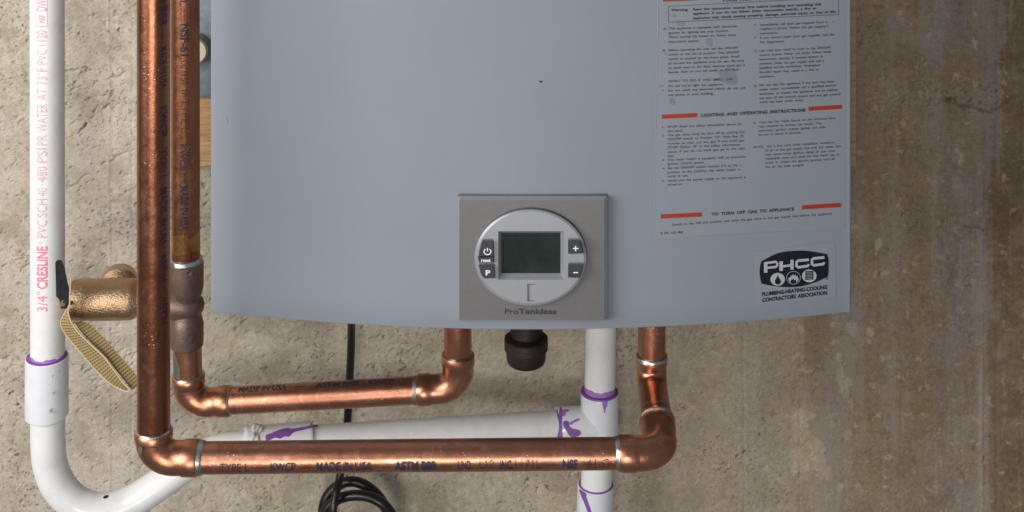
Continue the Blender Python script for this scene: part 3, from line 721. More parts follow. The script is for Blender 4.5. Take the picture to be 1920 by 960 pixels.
# letters of the badge, squared and wide
def letter(strokes):
    for pts, wd in strokes: badge.append(bar(pts, wd))
letter([([(214, 250), (214, 368)], 40), ([(196, 262), (330, 245), (345, 262), (343, 290), (325, 304), (230, 312)], 26)])
letter([([(388, 240), (388, 347)], 40), ([(510, 222), (510, 333)], 36), ([(400, 297), (502, 284)], 26)])
letter([([(700, 222), (580, 232), (562, 245), (560, 295), (578, 308), (690, 292), (697, 272)], 30)])
letter([([(875, 196), (755, 207), (736, 220), (734, 272), (752, 285), (865, 270), (872, 250)], 30)])
def ell(cx, cy, rx, ry, n=28): return [(cx + rx * math.cos(2 * math.pi * i / n), cy + ry * math.sin(2 * math.pi * i / n)) for i in range(n)]
def flatp(loops, mat, off):
    V, Fc = fill([L8(l) for l in loops]); badge.append(on_cover(V, Fc, mat, off))
drop = [(350, 392), (362, 425), (382, 455), (384, 480), (368, 497), (350, 500), (330, 496), (317, 480), (318, 455), (336, 425)]
flatp([ell(349, 442, 82, 72)], M['print_silver'], 0.0008)
flatp([drop], M['print_navy'], 0.0010)
badge.append(cov_strip(L8(ell(526, 425, 78, 72, 32) + [(604, 425)]), 0.8, M['print_silver'], 0.0008))
fl = [(470, 440), (478, 418), (490, 428), (496, 395), (510, 412), (520, 380), (535, 405), (548, 385), (555, 412), (572, 400), (572, 425), (588, 430), (578, 460), (556, 484), (560, 455), (545, 440), (535, 455), (526, 430), (512, 450), (505, 438), (494, 455), (498, 482), (478, 465)]
flatp([fl], M['print_silver'], 0.0008)
flatp([ell(704, 404, 82, 72)], M['print_silver'], 0.0008)
for i in range(6):
    badge.append(cov_strip(L8([(658 + (i % 2) * 6, 358 + i * 17), (750, 352 + i * 17)]), 11 / 6, M['print_navy'], 0.0010))
for yy in (0, 1): badge.append(cov_strip(L8([(664 + 78 * yy, 356), (664 + 78 * yy, 448)]), 7 / 6, M['print_navy'], 0.00095))
mk('badge', badge, stk, smooth=0)
mk('sticker_lettering', [cov_text("PLUMBING-HEATING-COOLING", *A8(172, 632), *A8(905, 548), 42 / 6, M['print_navy'], 0.035),
                         cov_text("CONTRACTORS ASSOCIATION", *A8(175, 698), *A8(905, 613), 42 / 6, M['print_navy'], 0.035),
                         cov_text("®", *A8(890, 448), *A8(918, 446), 22 / 6, M['print_black'])], stk, smooth=0)
for pc_ in [blob(1014, 153, 2.5, 2.5, M['dark_speck'], 0.0004, 3, 8, 0.3), blob(687, 609, 3, 2, M['paint_edge'], 0.0004, 5, 8, 0.3), blob(424, 226, 1.2, 6, M['label_edge'], 0.0004, 6, 8, 0.2), blob(598, 470, 1.5, 1.5, M['paint_edge'], 0.0004, 8, 8, 0.3)]: mk('paint_chip', pc_, heater)

# control panel ------------------------------------------------------
D0, D1, D2 = 1.0215, 1.0125, 1.0080
def A5(x, y): return 840 + x / 3.556, 350 + y / 3.556
def rrect(x0, y0, x1, y1, r, n=4):
    o = []
    for cx, cy, a0 in ((x1 - r, y0 + r, -90), (x1 - r, y1 - r, 0), (x0 + r, y1 - r, 90), (x0 + r, y0 + r, 180)):
        for i in range(n + 1):
            a = math.radians(a0 + 90 * i / n); o.append((cx + r * math.cos(a), cy + r * math.sin(a)))
    return o
def rings(loops, mats, close=None):
    """loops of equal length [(poly, dist)]; returns pieces between them"""
    out = []
    for (a, da), (b_, db), m in zip(loops[:-1], loops[1:], mats):
        n = len(a); V = [P(x, y, da) for x, y in a] + [P(x, y, db) for x, y in b_]
        out.append((V, [(i, (i + 1) % n, n + (i + 1) % n, n + i) for i in range(n)], m))
    return out
cp_pieces = rings([(rrect(857.5, 363, 1140, 600.5, 4), 1.0255), (rrect(857.8, 367.0, 1139.5, 599.8, 3), 1.0168), (rrect(860.2, 374.2, 1133.5, 598, 2), D1 + 0.0004), (rrect(861, 375.0, 1132.5, 597.3, 2), D1)],
                  [M['panel_grey'], M['bevel_highlight'], M['bevel_highlight']])
inner_hole = ell(995, 483, 104, 89.5, 64)
V, Fc = fill([rrect(861, 375.0, 1132.5, 597.3, 2), inner_hole])
cp_pieces.append(([P(x, y, D1) for x, y in V], Fc, M['panel_grey']))
panel = mk('control_panel', cp_pieces, heater, smooth=30, label='grey rectangular control panel with a round silver dial plate')
E = lambda k, dy=0: ell(995, 483 + dy, 106 * k, 91.5 * k, 72)
hole = [A5(335, 297), A5(775, 297), A5(775, 620), A5(335, 620)]
slot = [A5(528, 648), A5(590, 648), A5(590, 764), A5(528, 764)]
dp = rings([(E(1.0), D1 + 0.001), (E(1.0), D1 - 0.0022), (E(0.985), D1 - 0.0038), (E(0.955), D2 + 0.0002), (E(0.94), D2)], [M['dial_silver']] * 4)
V, Fc = fill([E(0.94), hole, slot]); dp.append(([P(x, y, D2) for x, y in V], Fc, M['dial_silver']))
slot2 = [A5(541, 656), A5(571, 656), A5(571, 758), A5(541, 758)]
mk('dial_plate', dp, panel, smooth=28)
mk('dial_slot', rings([(slot, D2), (slot2, D2 + 0.0016)], [M['dial_silver']]) + [([P(x, y, D2 + 0.0016) for x, y in slot2], [(0, 1, 2, 3)], M['dial_silver'])], panel, smooth=0)
hole2 = [A5(357, 309), A5(749, 309), A5(749, 575), A5(357, 575)]
mk('display_bezel', rings([(hole, D2), (hole2, D2 + 0.0042)], [M['dial_silver']]), panel, smooth=0)
mk('display', [([P(x, y, D2 + 0.0040) for x, y in [A5(350, 303), A5(755, 303), A5(755, 582), A5(350, 582)]], [(0, 1, 2, 3)], M['lcd'])], panel, smooth=0)
def plain_text(s, x0, y0, x1, h, d, mat, bold=0.0):
    V, Fc = text_geo(s, bold); return [P(x0 + u * (x1 - x0), y0 - v * h, d) for u, v in V], Fc, mat
def strip_flat(pts, wd, d, mat):
    V, Fc = [], []; pts = np.array(pts, float)
    for i in range(len(pts)):
        t = pts[min(i + 1, len(pts) - 1)] - pts[max(i - 1, 0)]; t /= np.linalg.norm(t); nn = np.array([-t[1], t[0]]) * wd / 2
        V += [P(*(pts[i] + nn), d), P(*(pts[i] - nn), d)]
    for i in range(len(pts) - 1): Fc.append((2 * i, 2 * i + 2, 2 * i + 3, 2 * i + 1))
    return V, Fc, mat
DB = D2 - 0.0038; DS = DB - 0.0002
arc = [A5(263 + 23 * math.sin(a), 433 - 20 * math.cos(a)) for a in np.linspace(0.6, 2 * math.pi - 0.6, 22)]
buttons = [
 ('button', [(205, 445), (214, 400), (228, 360), (303, 360), (306, 400), (308, 468), (207, 468)], [strip_flat(arc, 1.9, DS, M['button_mark']), strip_flat([A5(263, 408), A5(263, 432)], 1.9, DS, M['button_mark'])], 'dark button with a white power symbol'),
 ('button', [(198, 468), (306, 468), (308, 506), (206, 506)], [plain_text('reset', *A5(221, 501), A5(284, 0)[0], 22 / 3.556, DS, M['button_mark'], 0.03)], 'narrow dark button marked reset'),
 ('button', [(203, 522), (310, 522), (315, 610), (242, 612), (222, 590)], [plain_text('P', *A5(251, 590), A5(282, 0)[0], 34 / 3.556, DS, M['button_mark'], 0.03)], 'dark button with a white letter P'),
 ('button', [(800, 357), (876, 355), (896, 400), (904, 445), (800, 448)], [strip_flat([A5(833, 412), A5(870, 412)], 2.2, DS, M['button_mark']), strip_flat([A5(851, 395), A5(851, 430)], 2.2, DS - 0.00005, M['button_mark'])], 'dark button with a white plus sign'),
 ('button', [(800, 518), (905, 517), (897, 560), (878, 607), (800, 606)], [strip_flat([A5(835, 573), A5(867, 573)], 2.2, DS, M['button_mark'])], 'dark button with a white minus sign')]
for nm, poly, marks, lb in buttons:
    mk(nm, [prism([A5(*p) for p in poly], D2 + 0.0006, DB, M['button_dark'], 1.6)] + marks, panel, smooth=25, label=lb)
mk('brand_lettering', [plain_text('Pro', *A5(378, 849), A5(469, 0)[0], 36 / 3.556, D1 - 0.0004, M['brand_ink'], 0.008),
                       plain_text('Tankless', *A5(470, 849), A5(723, 0)[0], 36 / 3.556, D1 - 0.0004, M['brand_ink'], 0.022)], panel, smooth=0)

# capped black stub under the heater ----------------------------------
def vert_turn(prof_, cx, mat, d=1.08, seg=44, cap=True):
    """prof_: list of (py, radius px) down a vertical axis"""
    path = [P(cx, y, d) for y, _ in prof_]; 
    for p in path: p[0] = path[0][0]
    V, Fc, U = sweep(path, [r * d / F for _, r in prof_], seg, cap); return V, Fc, mat, U
stubo = mk('pipe_stub', vert_turn([(560, 30), (648, 31)], 987, M['black_iron'], 1.09), heater, label='black iron stub under the heater with a black cap')
mk('end_cap', vert_turn([(632.4, 32), (632.6, 39.3), (634, 41), (653, 41), (656, 37.8), (672, 36.6), (678, 35), (681, 31)], 986.5, M['black_iron'], 1.085), stubo)

# ------------------------------------------------------------------ pipe pieces
def pipe(a, b, r, mat, parent, name='pipe', n=2, label=None, ext=0.0):
    V, Fc, U = sweep(line(a, b, n), r, 48); return mk(name, (V, Fc, mat, U), parent, label=label)
def ring(p, q, r, parent, wd=0.0035, mat='solder', bulge=0.0011, name='solder_ring'):
    """solder collar at p, running towards q along the pipe"""
    p = np.array(p); t = (np.array(q) - p) / np.linalg.norm(np.array(q) - p)
    s = np.linspace(0, 1, 7); R_ = r + bulge * np.sqrt(np.clip(1 - s ** 1.6, 0, 1)) + 0.0002
    path = [p + t * (wd * k - 0.0008) for k in s]
    V, Fc, U = sweep(path, R_, 40, True, wob=0.00018)
    return mk(name, (V, Fc, M[mat], U), parent)
def elbow(a, k, b, r, parent, bend=0.016, cup=0.012, mat='copper_fitting', lip=0.0017, name='elbow', cup2=None, label=None, r2=None):
    a, k, b = map(np.array, (a, k, b)); r2 = r2 or r; cup2 = cup2 or cup
    arc_ = fillet(a, k, b, bend, 16)
    path, rad = [a, along(a, k, 0.0008), along(a, k, cup * 0.92), along(a, k, cup)], [r + lip * 0.7, r + lip, r + lip, r + lip * 0.55]
    la = np.linalg.norm(arc_[0] - a)
    path = path[:2] + [along(a, k, min(cup, la * 0.8)), along(a, k, min(cup * 1.12, la * 0.92))]
    for i, p in enumerate(arc_): path.append(p); rad.append(r + (r2 - r) * i / 15 + lip * 0.55)
    lb_ = np.linalg.norm(arc_[-1] - b)
    path += [along(b, k, min(cup2 * 1.12, lb_ * 0.92)), along(b, k, min(cup2, lb_ * 0.8)), along(b, k, 0.0008), b]; rad += [r2 + lip * 0.55, r2 + lip, r2 + lip, r2 + lip * 0.7]
    V, Fc, U = sweep(path, rad, 48); return mk(name, (V, Fc, M[mat], U), parent, label=label)

# front copper line ----------------------------------------------------
DFp, rF = 0.967, 0.0110
front = thing('copper_pipe', 'long copper pipe nearest the camera, dropping at left and running along the bottom', 'pipe', P(288, 856, DFp))
A0, A1 = P(288, -420, DFp), P(288, 812, DFp)
K1 = P(288, 859, DFp); B0, B1 = P(366, 858.5, DFp), P(1163, 849.5, DFp)
B0[1] = A1[1]; K1[2] = B0[2]
pv = mk('pipe', (lambda s: (s[0], s[1], M['copper_dull'], s[2]))(sweep(line(A0, A1, 3), rF, 48)), front, label='dull spotted vertical copper run')
elbow(P(288, 806, DFp), K1, P(373, 858.5, DFp), rF, front, 0.0145, 0.010)
ring(P(288, 808, DFp), A0, rF, front, 0.0030); rg = ring(P(370, 858.5, DFp), B1, rF, front, 0.0055)
ph = pipe(P(365, 858.5, DFp), P(1165, 850.0, DFp), rF, M['copper'], front, n=3)
S1, K2 = P(1222, 560, 1.06), P(1222, 718, 1.06)
K3 = P(1241, 851, 0.967)
e1 = elbow(P(1160, 850.0, DFp), K3, along(K3, K2, 0.040), rF, front, 0.016, 0.011, r2=0.0104)
ring(P(1163, 850.0, DFp), P(365, 858.5, DFp), rF, front, 0.0042)
q0 = along(K3, K2, 0.040)
e2 = elbow(P(1222, 668, 1.06), K2, along(K2, K3, 0.052), 0.0102, front, 0.014, 0.009, lip=0.0010)
ring(along(K3, K2, 0.0395), K2, 0.0112, front, 0.0045, bulge=0.0014)
ring(P(1222, 669, 1.06), S1, 0.0105, front, 0.0030)
pipe(S1, P(1222, 675, 1.06), 0.0102, M['copper'], front)
# print along the bottom run: v measured round the tube
LA, LB = P(365, 858.5, DFp), P(1165, 850.0, DFp)
def sx_(px): return (px - 365) * DFp / F
pr = []
for s, x0, x1, bo, mt in [("TYPE L", 418, 472, .0, 'ink_blue'), ("—", 482, 505, 0, 'ink_blue_faint'), ("KWCP", 512, 558, .01, 'ink_blue'), ("KWCP", 513.5, 560, .0, 'ink_blue_faint'), ("—", 566, 590, 0, 'ink_blue_faint'),
      ("MADE IN USA", 597, 700, .02, 'ink_blue'), ("MADE IN USA", 599, 703, .0, 'ink_blue_faint'), ("—", 708, 735, 0, 'ink_blue_faint'), ("ASTM B88", 742, 818, .03, 'ink_blue'), ("ASTM B88", 744, 820, .0, 'ink_blue'),
      ("—", 826, 850, 0, 'ink_blue_faint'), ("UND.", 860, 886, .02, 'ink_blue'), ("LAB.", 900, 930, .0, 'ink_blue_faint'), ("INC.", 938, 962, .03, 'ink_blue'), ("1171L", 966, 1014, .0, 'ink_blue_faint'), ("—", 1020, 1048, 0, 'ink_blue_faint'),
      ("NSF", 1054, 1082, .04, 'ink_blue'), ("61-G", 1100, 1140, .0, 'ink_blue_faint')]:
    pr.append(cyl_text(LA, LB, rF + 0.00012 + 0.00002 * len(pr) % 0.0002, s, sx_(x0), sx_(x1), -0.0046 + (0.0005 if 'faint' in mt else 0), 0.0074, M[mt], bo, flip=-1))
mk('printed_marking', pr, ph, smooth=0)
# blue-black print smeared on the right flank of the vertical run (reads downwards)
VA, VB = P(288, -420, DFp), P(288, 812, DFp)
def sv(py): return (py + 420) * DFp / (F * C)
pr = []
for s, y0, y1, bo, mt in [("ASTM B88", -60, 42, .03, 'ink_blue_faint'), ("—", 50, 75, 0, 'ink_blue_faint'), ("MADE IN USA", 82, 160, .02, 'ink_blue_faint'), ("KWCP", 192, 250, .05, 'ink_blue_faint'), ("TYPE L", 272, 330, .02, 'ink_blue_faint'),
      ("MADE", 345, 392, .05, 'ink_blue_faint'), ("IN USA", 402, 452, .03, 'ink_blue_faint'), ("NSF 61", 470, 520, .05, 'ink_blue_faint'), ("ASTM", 545, 600, .03, 'ink_blue_faint')]:
    pr.append(cyl_text(VA, VB, rF + 0.0002, s, sv(y0), sv(y1), rF * math.radians(36), 0.0065, M[mt], bo, flip=-1))
mk('printed_marking', pr, pv, smooth=0)
# grey flux run below the left collar
mk('flux_run', [cyl_patch(P(288, 806, DFp), K1, rF + 0.0016, [(0.001, -46), (0.001, -22), (0.004, -24), (0.008, -20), (0.011, -24), (0.0125, -33), (0.011, -40), (0.006, -37)], M['solder_grey'], -1)], front)

# rear copper line -----------------------------------------------------
DR, rR = 1.13, 0.0111
rear = thing('copper_pipe', 'shorter copper pipe behind the long one, with a dark cast tee', 'pipe', P(352, 757, DR))
T0, T1 = P(346.5, -420, DR), P(348.5, 492, DR)
pr_v = mk('pipe', (lambda s: (s[0], s[1], M['copper_rear'], s[2]))(sweep(line(T0, T1, 3), rR, 48)), rear, label='brownish vertical tube with black print')
# heat-stained end near the collar
mk('heat_stain', [cyl_patch(T0, T1, rR + 0.00012, [((y + 420) * DR / (F * C), a) for y, a in [(436, -88), (434, -40), (430, 5), (440, 30), (432, 60), (428, 88), (470, 88), (462, 30), (466, 0), (470, -30), (468, -88)]], M['copper_heat'], -1)], pr_v)
mk('printed_marking', [cyl_text(T0, T1, rR + 0.00018 + 0.00002 * i, s, (y0 + 420) * DR / (F * C), (y1 + 420) * DR / (F * C), rR * math.radians(a0), hh, M[mt], bo, -1)
    for i, (s, y0, y1, a0, hh, bo, mt) in enumerate([("TYPE L", -70, 5, -10, .0068, 0, 'ink_blue'), ("—", 11, 32, -4, .0068, 0, 'ink_blue'), ("NSF-61", 38, 98, -6, .0066, .03, 'ink_blue'), ("CU 19/50", 106, 150, -6, .0066, .0, 'ink_blue_faint'),
        ("// TYPE L", 160, 240, -4, .0066, .0, 'ink_blue_faint'), ("KWCP", 262, 310, -10, .0045, .02, 'ink_blue'), ("EN1057", 262, 310, 16, .0040, .0, 'ink_blue_faint'), ("—", 316, 336, -4, .0068, 0, 'ink_blue'), ("MADE IN USA", 340, 422, -10, .0068, .02, 'ink_blue'), ("—", 426, 446, -4, .0068, 0, 'ink_blue')])], pr_v, smooth=0)
def tube_piece(pts, mat, seg=44, wob=0.0): V, Fc, U = sweep([p for p, _ in pts], [r for _, r in pts], seg, True, wob=wob); return V, Fc, mat, U
kR = DR / F
mkt = [(P(350, y, DR), r * kR) for y, r in [(491, 30), (492, 31.3), (500, 31.8), (538, 31.3), (548, 29), (558, 26), (588, 26), (598, 29), (608, 31.5), (640, 31.3), (647, 30.5), (649, 28)]]
tee = mk('cast_tee', [tube_piece(mkt, M['cast_brass_dark']), tube_piece([(P(382, 577, DR), 3 * kR), (P(380.5, 577, DR), 11 * kR), (P(376, 576, DR), 19 * kR), (P(368, 575, DR), 25 * kR), (P(357, 574, DR), 29 * kR), (P(345, 573, DR), 30.5 * kR), (P(322, 571, DR), 30 * kR), (P(300, 570, DR), 28 * kR), (P(262, 568, DR), 28 * kR)], M['cast_brass_dark'])], rear, label='dark brown cast tee with raised size marks')
TA, TB = P(350, 490, DR), P(350, 650, DR)
for s_, x0, yy in [("3/4", 336, 520), ("5/8", 336, 640)]:
    mk('raised_mark', ([P(x0 + u * 26, yy - v * 9 + (u - .5) ** 2 * -14, DR - 31.6 * kR * math.sqrt(max(0, 1 - ((x0 + u * 26 - 350) / 31.6) ** 2)) - 0.0003) for u, v in text_geo(s_, 0.01)[0]], text_geo(s_, 0.01)[1], M['cast_brass_dark']), tee, smooth=0)
ring(P(348.5, 489, DR), T0, rR + 0.0003, rear, 0.0042, bulge=0.0018)
pipe(P(351, 640, DR), P(352.5, 712, DR), rR, M['copper_fitting'], rear)
mk('flux_run', [cyl_patch(P(351, 645, DR), P(352.5, 712, DR), rR + 0.00015, [(0.002, -80), (0.002, -45), (0.012, -25), (0.018, -18), (0.026, -20), (0.027, -80)], M['solder_grey'], -1)], rear)
Kr1 = P(355, 758, DR); E1 = P(433, 751.5, 1.128)
DE = 1.115
Kr2 = P(858.5, 727.5, DE); G0 = P(776, 732, 1.117)
elbow(P(353, 703, DR), Kr1, E1, rR, rear, 0.0155, 0.010)
ring(P(353, 706, DR), P(350, 640, DR), rR, rear, 0.0034, bulge=0.0014)
ring(P(430, 751.6, 1.128), G0, rR, rear, 0.0032, wd=0.0032) if False else ring(P(430, 751.6, 1.128), G0, rR, rear, 0.0034)
prh = pipe(P(425, 752, 1.128), P(785, 731.5, 1.117), rR, M['copper'], rear)
mk('printed_marking', [cyl_text(P(425, 752, 1.128), P(785, 731.5, 1.117), rR + 0.00015, s, (x0 - 425) * 1.12 / F, (x1 - 425) * 1.12 / F, rR * math.radians(66), 0.006, M[mt], .03, -1)
    for s, x0, x1, mt in [("MADE IN USA", 452, 545, 'ink_blue'), ("—", 560, 580, 'ink_blue'), ("ASTM B88", 600, 680, 'ink_blue'), ("KWCP", 700, 750, 'ink_blue')]], prh, smooth=0)
ring(P(790, 731.2, 1.117), P(425, 752, 1.128), rR, rear, 0.0062, 'solder_grey', bulge=0.0006)
elbow(G0 if False else P(784, 731.6, 1.117), Kr2, P(859, 664, DE), rR, rear, 0.0165, 0.009)
ring(P(859, 667, DE), P(858, 560, DE), rR * 0.98, rear, 0.0030)
pipe(P(859, 672, DE), P(857.5, 560, DE), rR * 0.965, M['copper'], rear)

# relief valve on the tee's side branch --------------------------------
DV = 1.13; kv = DV / F
valve = thing('relief_valve', 'cast bronze relief valve lying sideways between the white pipe and the copper pipes', 'valve', P(195, 602, DV))
def vx(x, y): return P(x, y, DV)
cl = lambda x: 562 - (x - 130) * 0.012
mk('body', tube_piece([(vx(133, cl(133)), 30 * kv), (vx(133.5, cl(133)), 37.5 * kv), (vx(137, cl(137)), 40.3 * kv), (vx(145, cl(145)), 41 * kv), (vx(200, cl(200)), 41.5 * kv), (vx(248, cl(248)), 41 * kv), (vx(255, cl(255)), 38 * kv), (vx(262, cl(262)), 31 * kv), (vx(270, cl(270)), 28 * kv), (vx(300, cl(300)), 28 * kv)], M['cast_bronze'], 56), valve)
mk('outlet', [tube_piece([(P(216, 568, DV), 26 * kv), (P(221, 552, DV + 0.014), 27 * kv), (P(222, 532, DV + 0.020), 34 * kv), (P(223.5, 527, DV + 0.034), 35.5 * kv), (P(223.5, 527, DV + 0.037), 32 * kv)], M['cast_bronze'])], valve)
# casting seam
mk('casting_seam', [cyl_patch(vx(138, cl(138)), vx(254, cl(254)), 41.3 * kv + 0.0009, [(0.002 + 0.0462 * i / 12, -21 + 1.6 * math.sin(i)) for i in range(13)] + [(0.002 + 0.0462 * i / 12, -24.5 + 1.6 * math.sin(i)) for i in range(12, -1, -1)], M['cast_brass_dark'], -1)], valve)
lev = [(103.5, 492), (108, 486.5), (116, 488), (121, 500), (130, 545), (129, 566), (125, 579), (114, 579), (111, 562), (105, 556)]
mk('lever', [prism(lev, DV - 0.030, DV - 0.0317, M['steel_lever'], 0.8)], valve, smooth=20)
mk('lever_flange', [([P(x, y, d) for (x, y) in [(116, 488), (121, 500), (131, 548)] for d in (DV - 0.0317, DV - 0.020)], [(0, 2, 3, 1), (2, 4, 5, 3)], M['steel_lever'])], valve)
mk('rivet', disc(118.5, 568, 5.2, DV - 0.031, DV - 0.0338, M['brass'], 0.6, 20), valve)
mk('lever_pivot', tube_piece([(P(122, 570, DV - 0.030), 4 * kv), (P(137, 566, DV - 0.008), 5 * kv)], M['steel_lever'], 16), valve)

# folded tag ------------------------------------------------------------
def ribbon(e0, e1, d0, d1, nu=26, vlines=1.0):
    a = smooth_path([np.array([x, y, d0 + (d1 - d0) * 0]) for x, y in e0], 6); b_ = smooth_path([np.array([x, y, d1]) for x, y in e1], 6)
    def res(p, n):
        p = np.array(p); L = np.concatenate([[0], np.cumsum(np.linalg.norm(np.diff(p[:, :2], axis=0), axis=1))]); t = np.linspace(0, L[-1], n)
        return np.stack([np.interp(t, L, p[:, k]) for k in range(3)], 1), t
    A_, t = res(a, nu); B_, _ = res(b_, nu)
    V, U, Fc = [], [], []; m = 6
    for i in range(nu):
        for j in range(m + 1):
            s = j / m; q = A_[i] * (1 - s) + B_[i] * s; V.append(P(q[0], q[1], q[2])); U.append((s, t[i] / 6.2 * vlines))
    for i in range(nu - 1):
        for j in range(m): k = i * (m + 1) + j; Fc.append((k, k + 1, k + m + 2, k + m + 1))
    back = [tuple(reversed(f)) for f in Fc]; V2 = [np.array(v) + np.array([0, 0.0003, 0]) for v in V]
    n = len(V)
    return [(V, Fc, M['tag_paper'], U), (V2, back, M['tag_edge'])], V
tag = thing('paper_tag', 'folded yellowish printed tag hanging from the relief valve lever', 'tag', P(240, 733, 1.10))
E0 = [(131, 560), (123, 583), (114, 604), (121, 624), (148, 657), (176, 690), (205, 718), (229, 731), (241, 733)]
E1 = [(132, 566), (129, 585), (135, 604), (146, 622), (170, 646), (196, 670), (216, 697), (234, 720), (243, 728)]
pc, Va = ribbon(E0, E1, 1.108, 1.098)
mk('front_fold', pc, tag)
pc, Vb = ribbon([(139, 604), (152, 622), (172, 644), (197, 668), (216, 692), (236, 717), (248, 732)], [(152, 602), (168, 608), (192, 630), (214, 655), (236, 680), (256, 704), (266, 716)], 1.101, 1.106)
mk('rear_fold', pc, tag)
edge = [P(x, y, 1.0965) for x, y in [p[:2] for p in smooth_path([np.array([*p, 0.]) for p in [(133, 520), (131.5, 545), (131, 566), (128, 584), (133, 602), (145, 621), (169, 645), (195, 669), (215, 696), (233, 720), (243, 730), (236, 733.5), (222, 728)]], 6)]]
V, Fc, U = sweep(edge, 0.00055, 8); mk('fold_edge', (V, Fc, M['tag_edge'], U), tag)
edge = [P(x, y, 1.1075) for x, y in [p[:2] for p in smooth_path([np.array([*p, 0.]) for p in E0], 6)]]
V, Fc, U = sweep(edge, 0.00042, 8); mk('tag_rim', (V, Fc, M['tag_edge'], U), tag)

# white pvc drain line ----------------------------------------------------
rP = 0.01335; DP = 1.14
drain = thing('pvc_drain_line', 'white plastic drain line bending from the left edge to a tee under the heater', 'pipe', P(195, 955, 1.15))
W0, W1 = P(88, -420, DP), P(89.5, 700, DP)
pw = mk('pipe', (lambda s: (s[0], s[1], M['pvc_white'], s[2]))(sweep(line(W0, W1, 3), rP, 56)), drain, label='upright white tube with pink print')
def sw(py): return (py + 420) * DP / (F * C)
txt = [('3/4"', 570, 533, .0, 'ink_pink'), ("CRESLINE", 528, 449, .028, 'ink_pink'), ("®", 446, 440, .0, 'ink_pink_pale'), ("PVC", 433, 401, 0, 'ink_pink_pale'), ("SCH", 395, 361, 0, 'ink_pink_pale'), ("40", 356, 341, 0, 'ink_pink_pale'), ("·", 335, 333, 0, 'ink_pink_pale'),
       ("480", 330, 301, 0, 'ink_pink_pale'), ("PSI", 294, 267, 0, 'ink_pink_pale'), ("PR", 262, 243, 0, 'ink_pink_pale'), ("WATER", 237, 185, 0, 'ink_pink_pale'), ("AT", 178, 157, 0, 'ink_pink_pale'), ("73°F", 150, 119, 0, 'ink_pink_pale'), ("PVC", 112, 84, 0, 'ink_pink_pale'), ("1120", 77, 49, 0, 'ink_pink_pale'), ("DW", 13, -8, 0, 'ink_pink')]
pr = [cyl_text(W1, W0, rP + 0.00012, s, sw(700) - sw(y0), sw(700) - sw(y1), -rP * math.radians(17 if s != '®' else 0), rP * math.radians(37 if s != '®' else 14), M[mt], bo, -1) for s, y0, y1, bo, mt in txt]
pr.append(cyl_text(W1, W0, rP + 0.00012, "NSF", sw(700) - sw(34), sw(700) - sw(20), -rP * math.radians(11), rP * math.radians(22), M['ink_pink'], .01, -1))
def fr(y0, y1, a0, a1): return cyl_patch(W1, W0, rP + 0.0001, [(sw(700) - sw(y0), a0), (sw(700) - sw(y1), a0), (sw(700) - sw(y1), a1), (sw(700) - sw(y0), a1)], M['ink_pink_pale'], -1)
pr += [fr(42.5, 41, -17, 20), fr(42.5, -60, 19, 21), fr(42.5, -60, -19, -17)]
mk('printed_marking', pr, pw, smooth=0)
def coupling(a, b, r, r_in, parent, mat='pvc_fitting', name='coupling', label=None):
    a, b = np.array(a), np.array(b); t = (b - a) / np.linalg.norm(b - a); L = np.linalg.norm(b - a)
    path = [a + t * s for s in (0.010, 0.0006, 0, 0.0008, 0.003, L - 0.003, L - 0.0008, L, L - 0.0006, L - 0.010)]
    V, Fc, U = sweep(path[1:-1], [r_in, r - 0.0008, r - 0.0001, r, r, r - 0.0001, r - 0.0008, r_in], 60, False)
    # the two ring ends keep the pipes visible inside the mouth
    return mk(name, (V, Fc, M[mat], U), parent, label=label)
C0, C1 = P(88, 668, DP), P(87.5, 779, DP)
cpl = coupling(C0, C1, 0.0167, rP, drain, label='white coupling with water drops and a purple rim')
def wavy(a, b, r, s0, s1, a0, a1, mat, seed, amp=0.0006, flip=-1, n=26):
    rr = random.Random(seed); ph = [rr.uniform(0, 6) for _ in range(3)]
    up = [(s0, a0 + (a1 - a0) * i / n) for i in range(n + 1)]
    dn = [(s1 + amp * (math.sin(i * .7 + ph[0]) + .6 * math.sin(i * 1.9 + ph[1])), a0 + (a1 - a0) * i / n) for i in range(n, -1, -1)]
    return cyl_patch(a, b, r, up + dn, mat, flip)
mk('primer_band', [wavy(P(89.4, 690, DP), W0, rP + 0.00015, 0.002, 0.0137, -100, 100, M['purple_light'], 1, 0.0008), wavy(P(89.4, 690, DP), W0, rP + 0.00025, 0.002, 0.0108, -100, 100, M['purple'], 2, 0.0004)], pw)
V, Fc, U = sweep([C0, C0 + np.array([0, 0, 0.0006])], [0.0160, 0.0142], 60, False); 
Vb_, Fb_, Ub_ = sweep([C0 - np.array([0, 0, 0.0005]), C0 + np.array([0, 0, 0.0003]), C0 + np.array([0, 0, 0.0007])], [0.0159, 0.0158, 0.0138], 60, False)
mk('primer_rim', (Vb_, Fb_, M['purple'], Ub_), cpl)
drops = []
for px, py, rr_ in [(99, 707, 1.7), (101, 738, 2.6), (96, 771, 3.2), (63, 742, 1.2), (70, 760, 1.0), (92, 722, 1.0), (110, 700, 1.2), (119, 705, 1.0)]:
    bm = bmesh.new(); bmesh.ops.create_uvsphere(bm, u_segments=10, v_segments=8, radius=1)
    c = P(px, py, DP - math.sqrt(max(1e-9, 0.0168 ** 2 - ((px - 87.7) * DP / F) ** 2)))
    V = [c + np.array([v.co.x, v.co.y * 0.55, v.co.z * 1.25]) * rr_ * DP / F for v in bm.verts]; bm.verts.index_update()
    drops.append((V, [tuple(v.index for v in f.verts) for f in bm.faces], M['water'])); bm.free()
mk('water_drops', drops, cpl, kind='stuff')
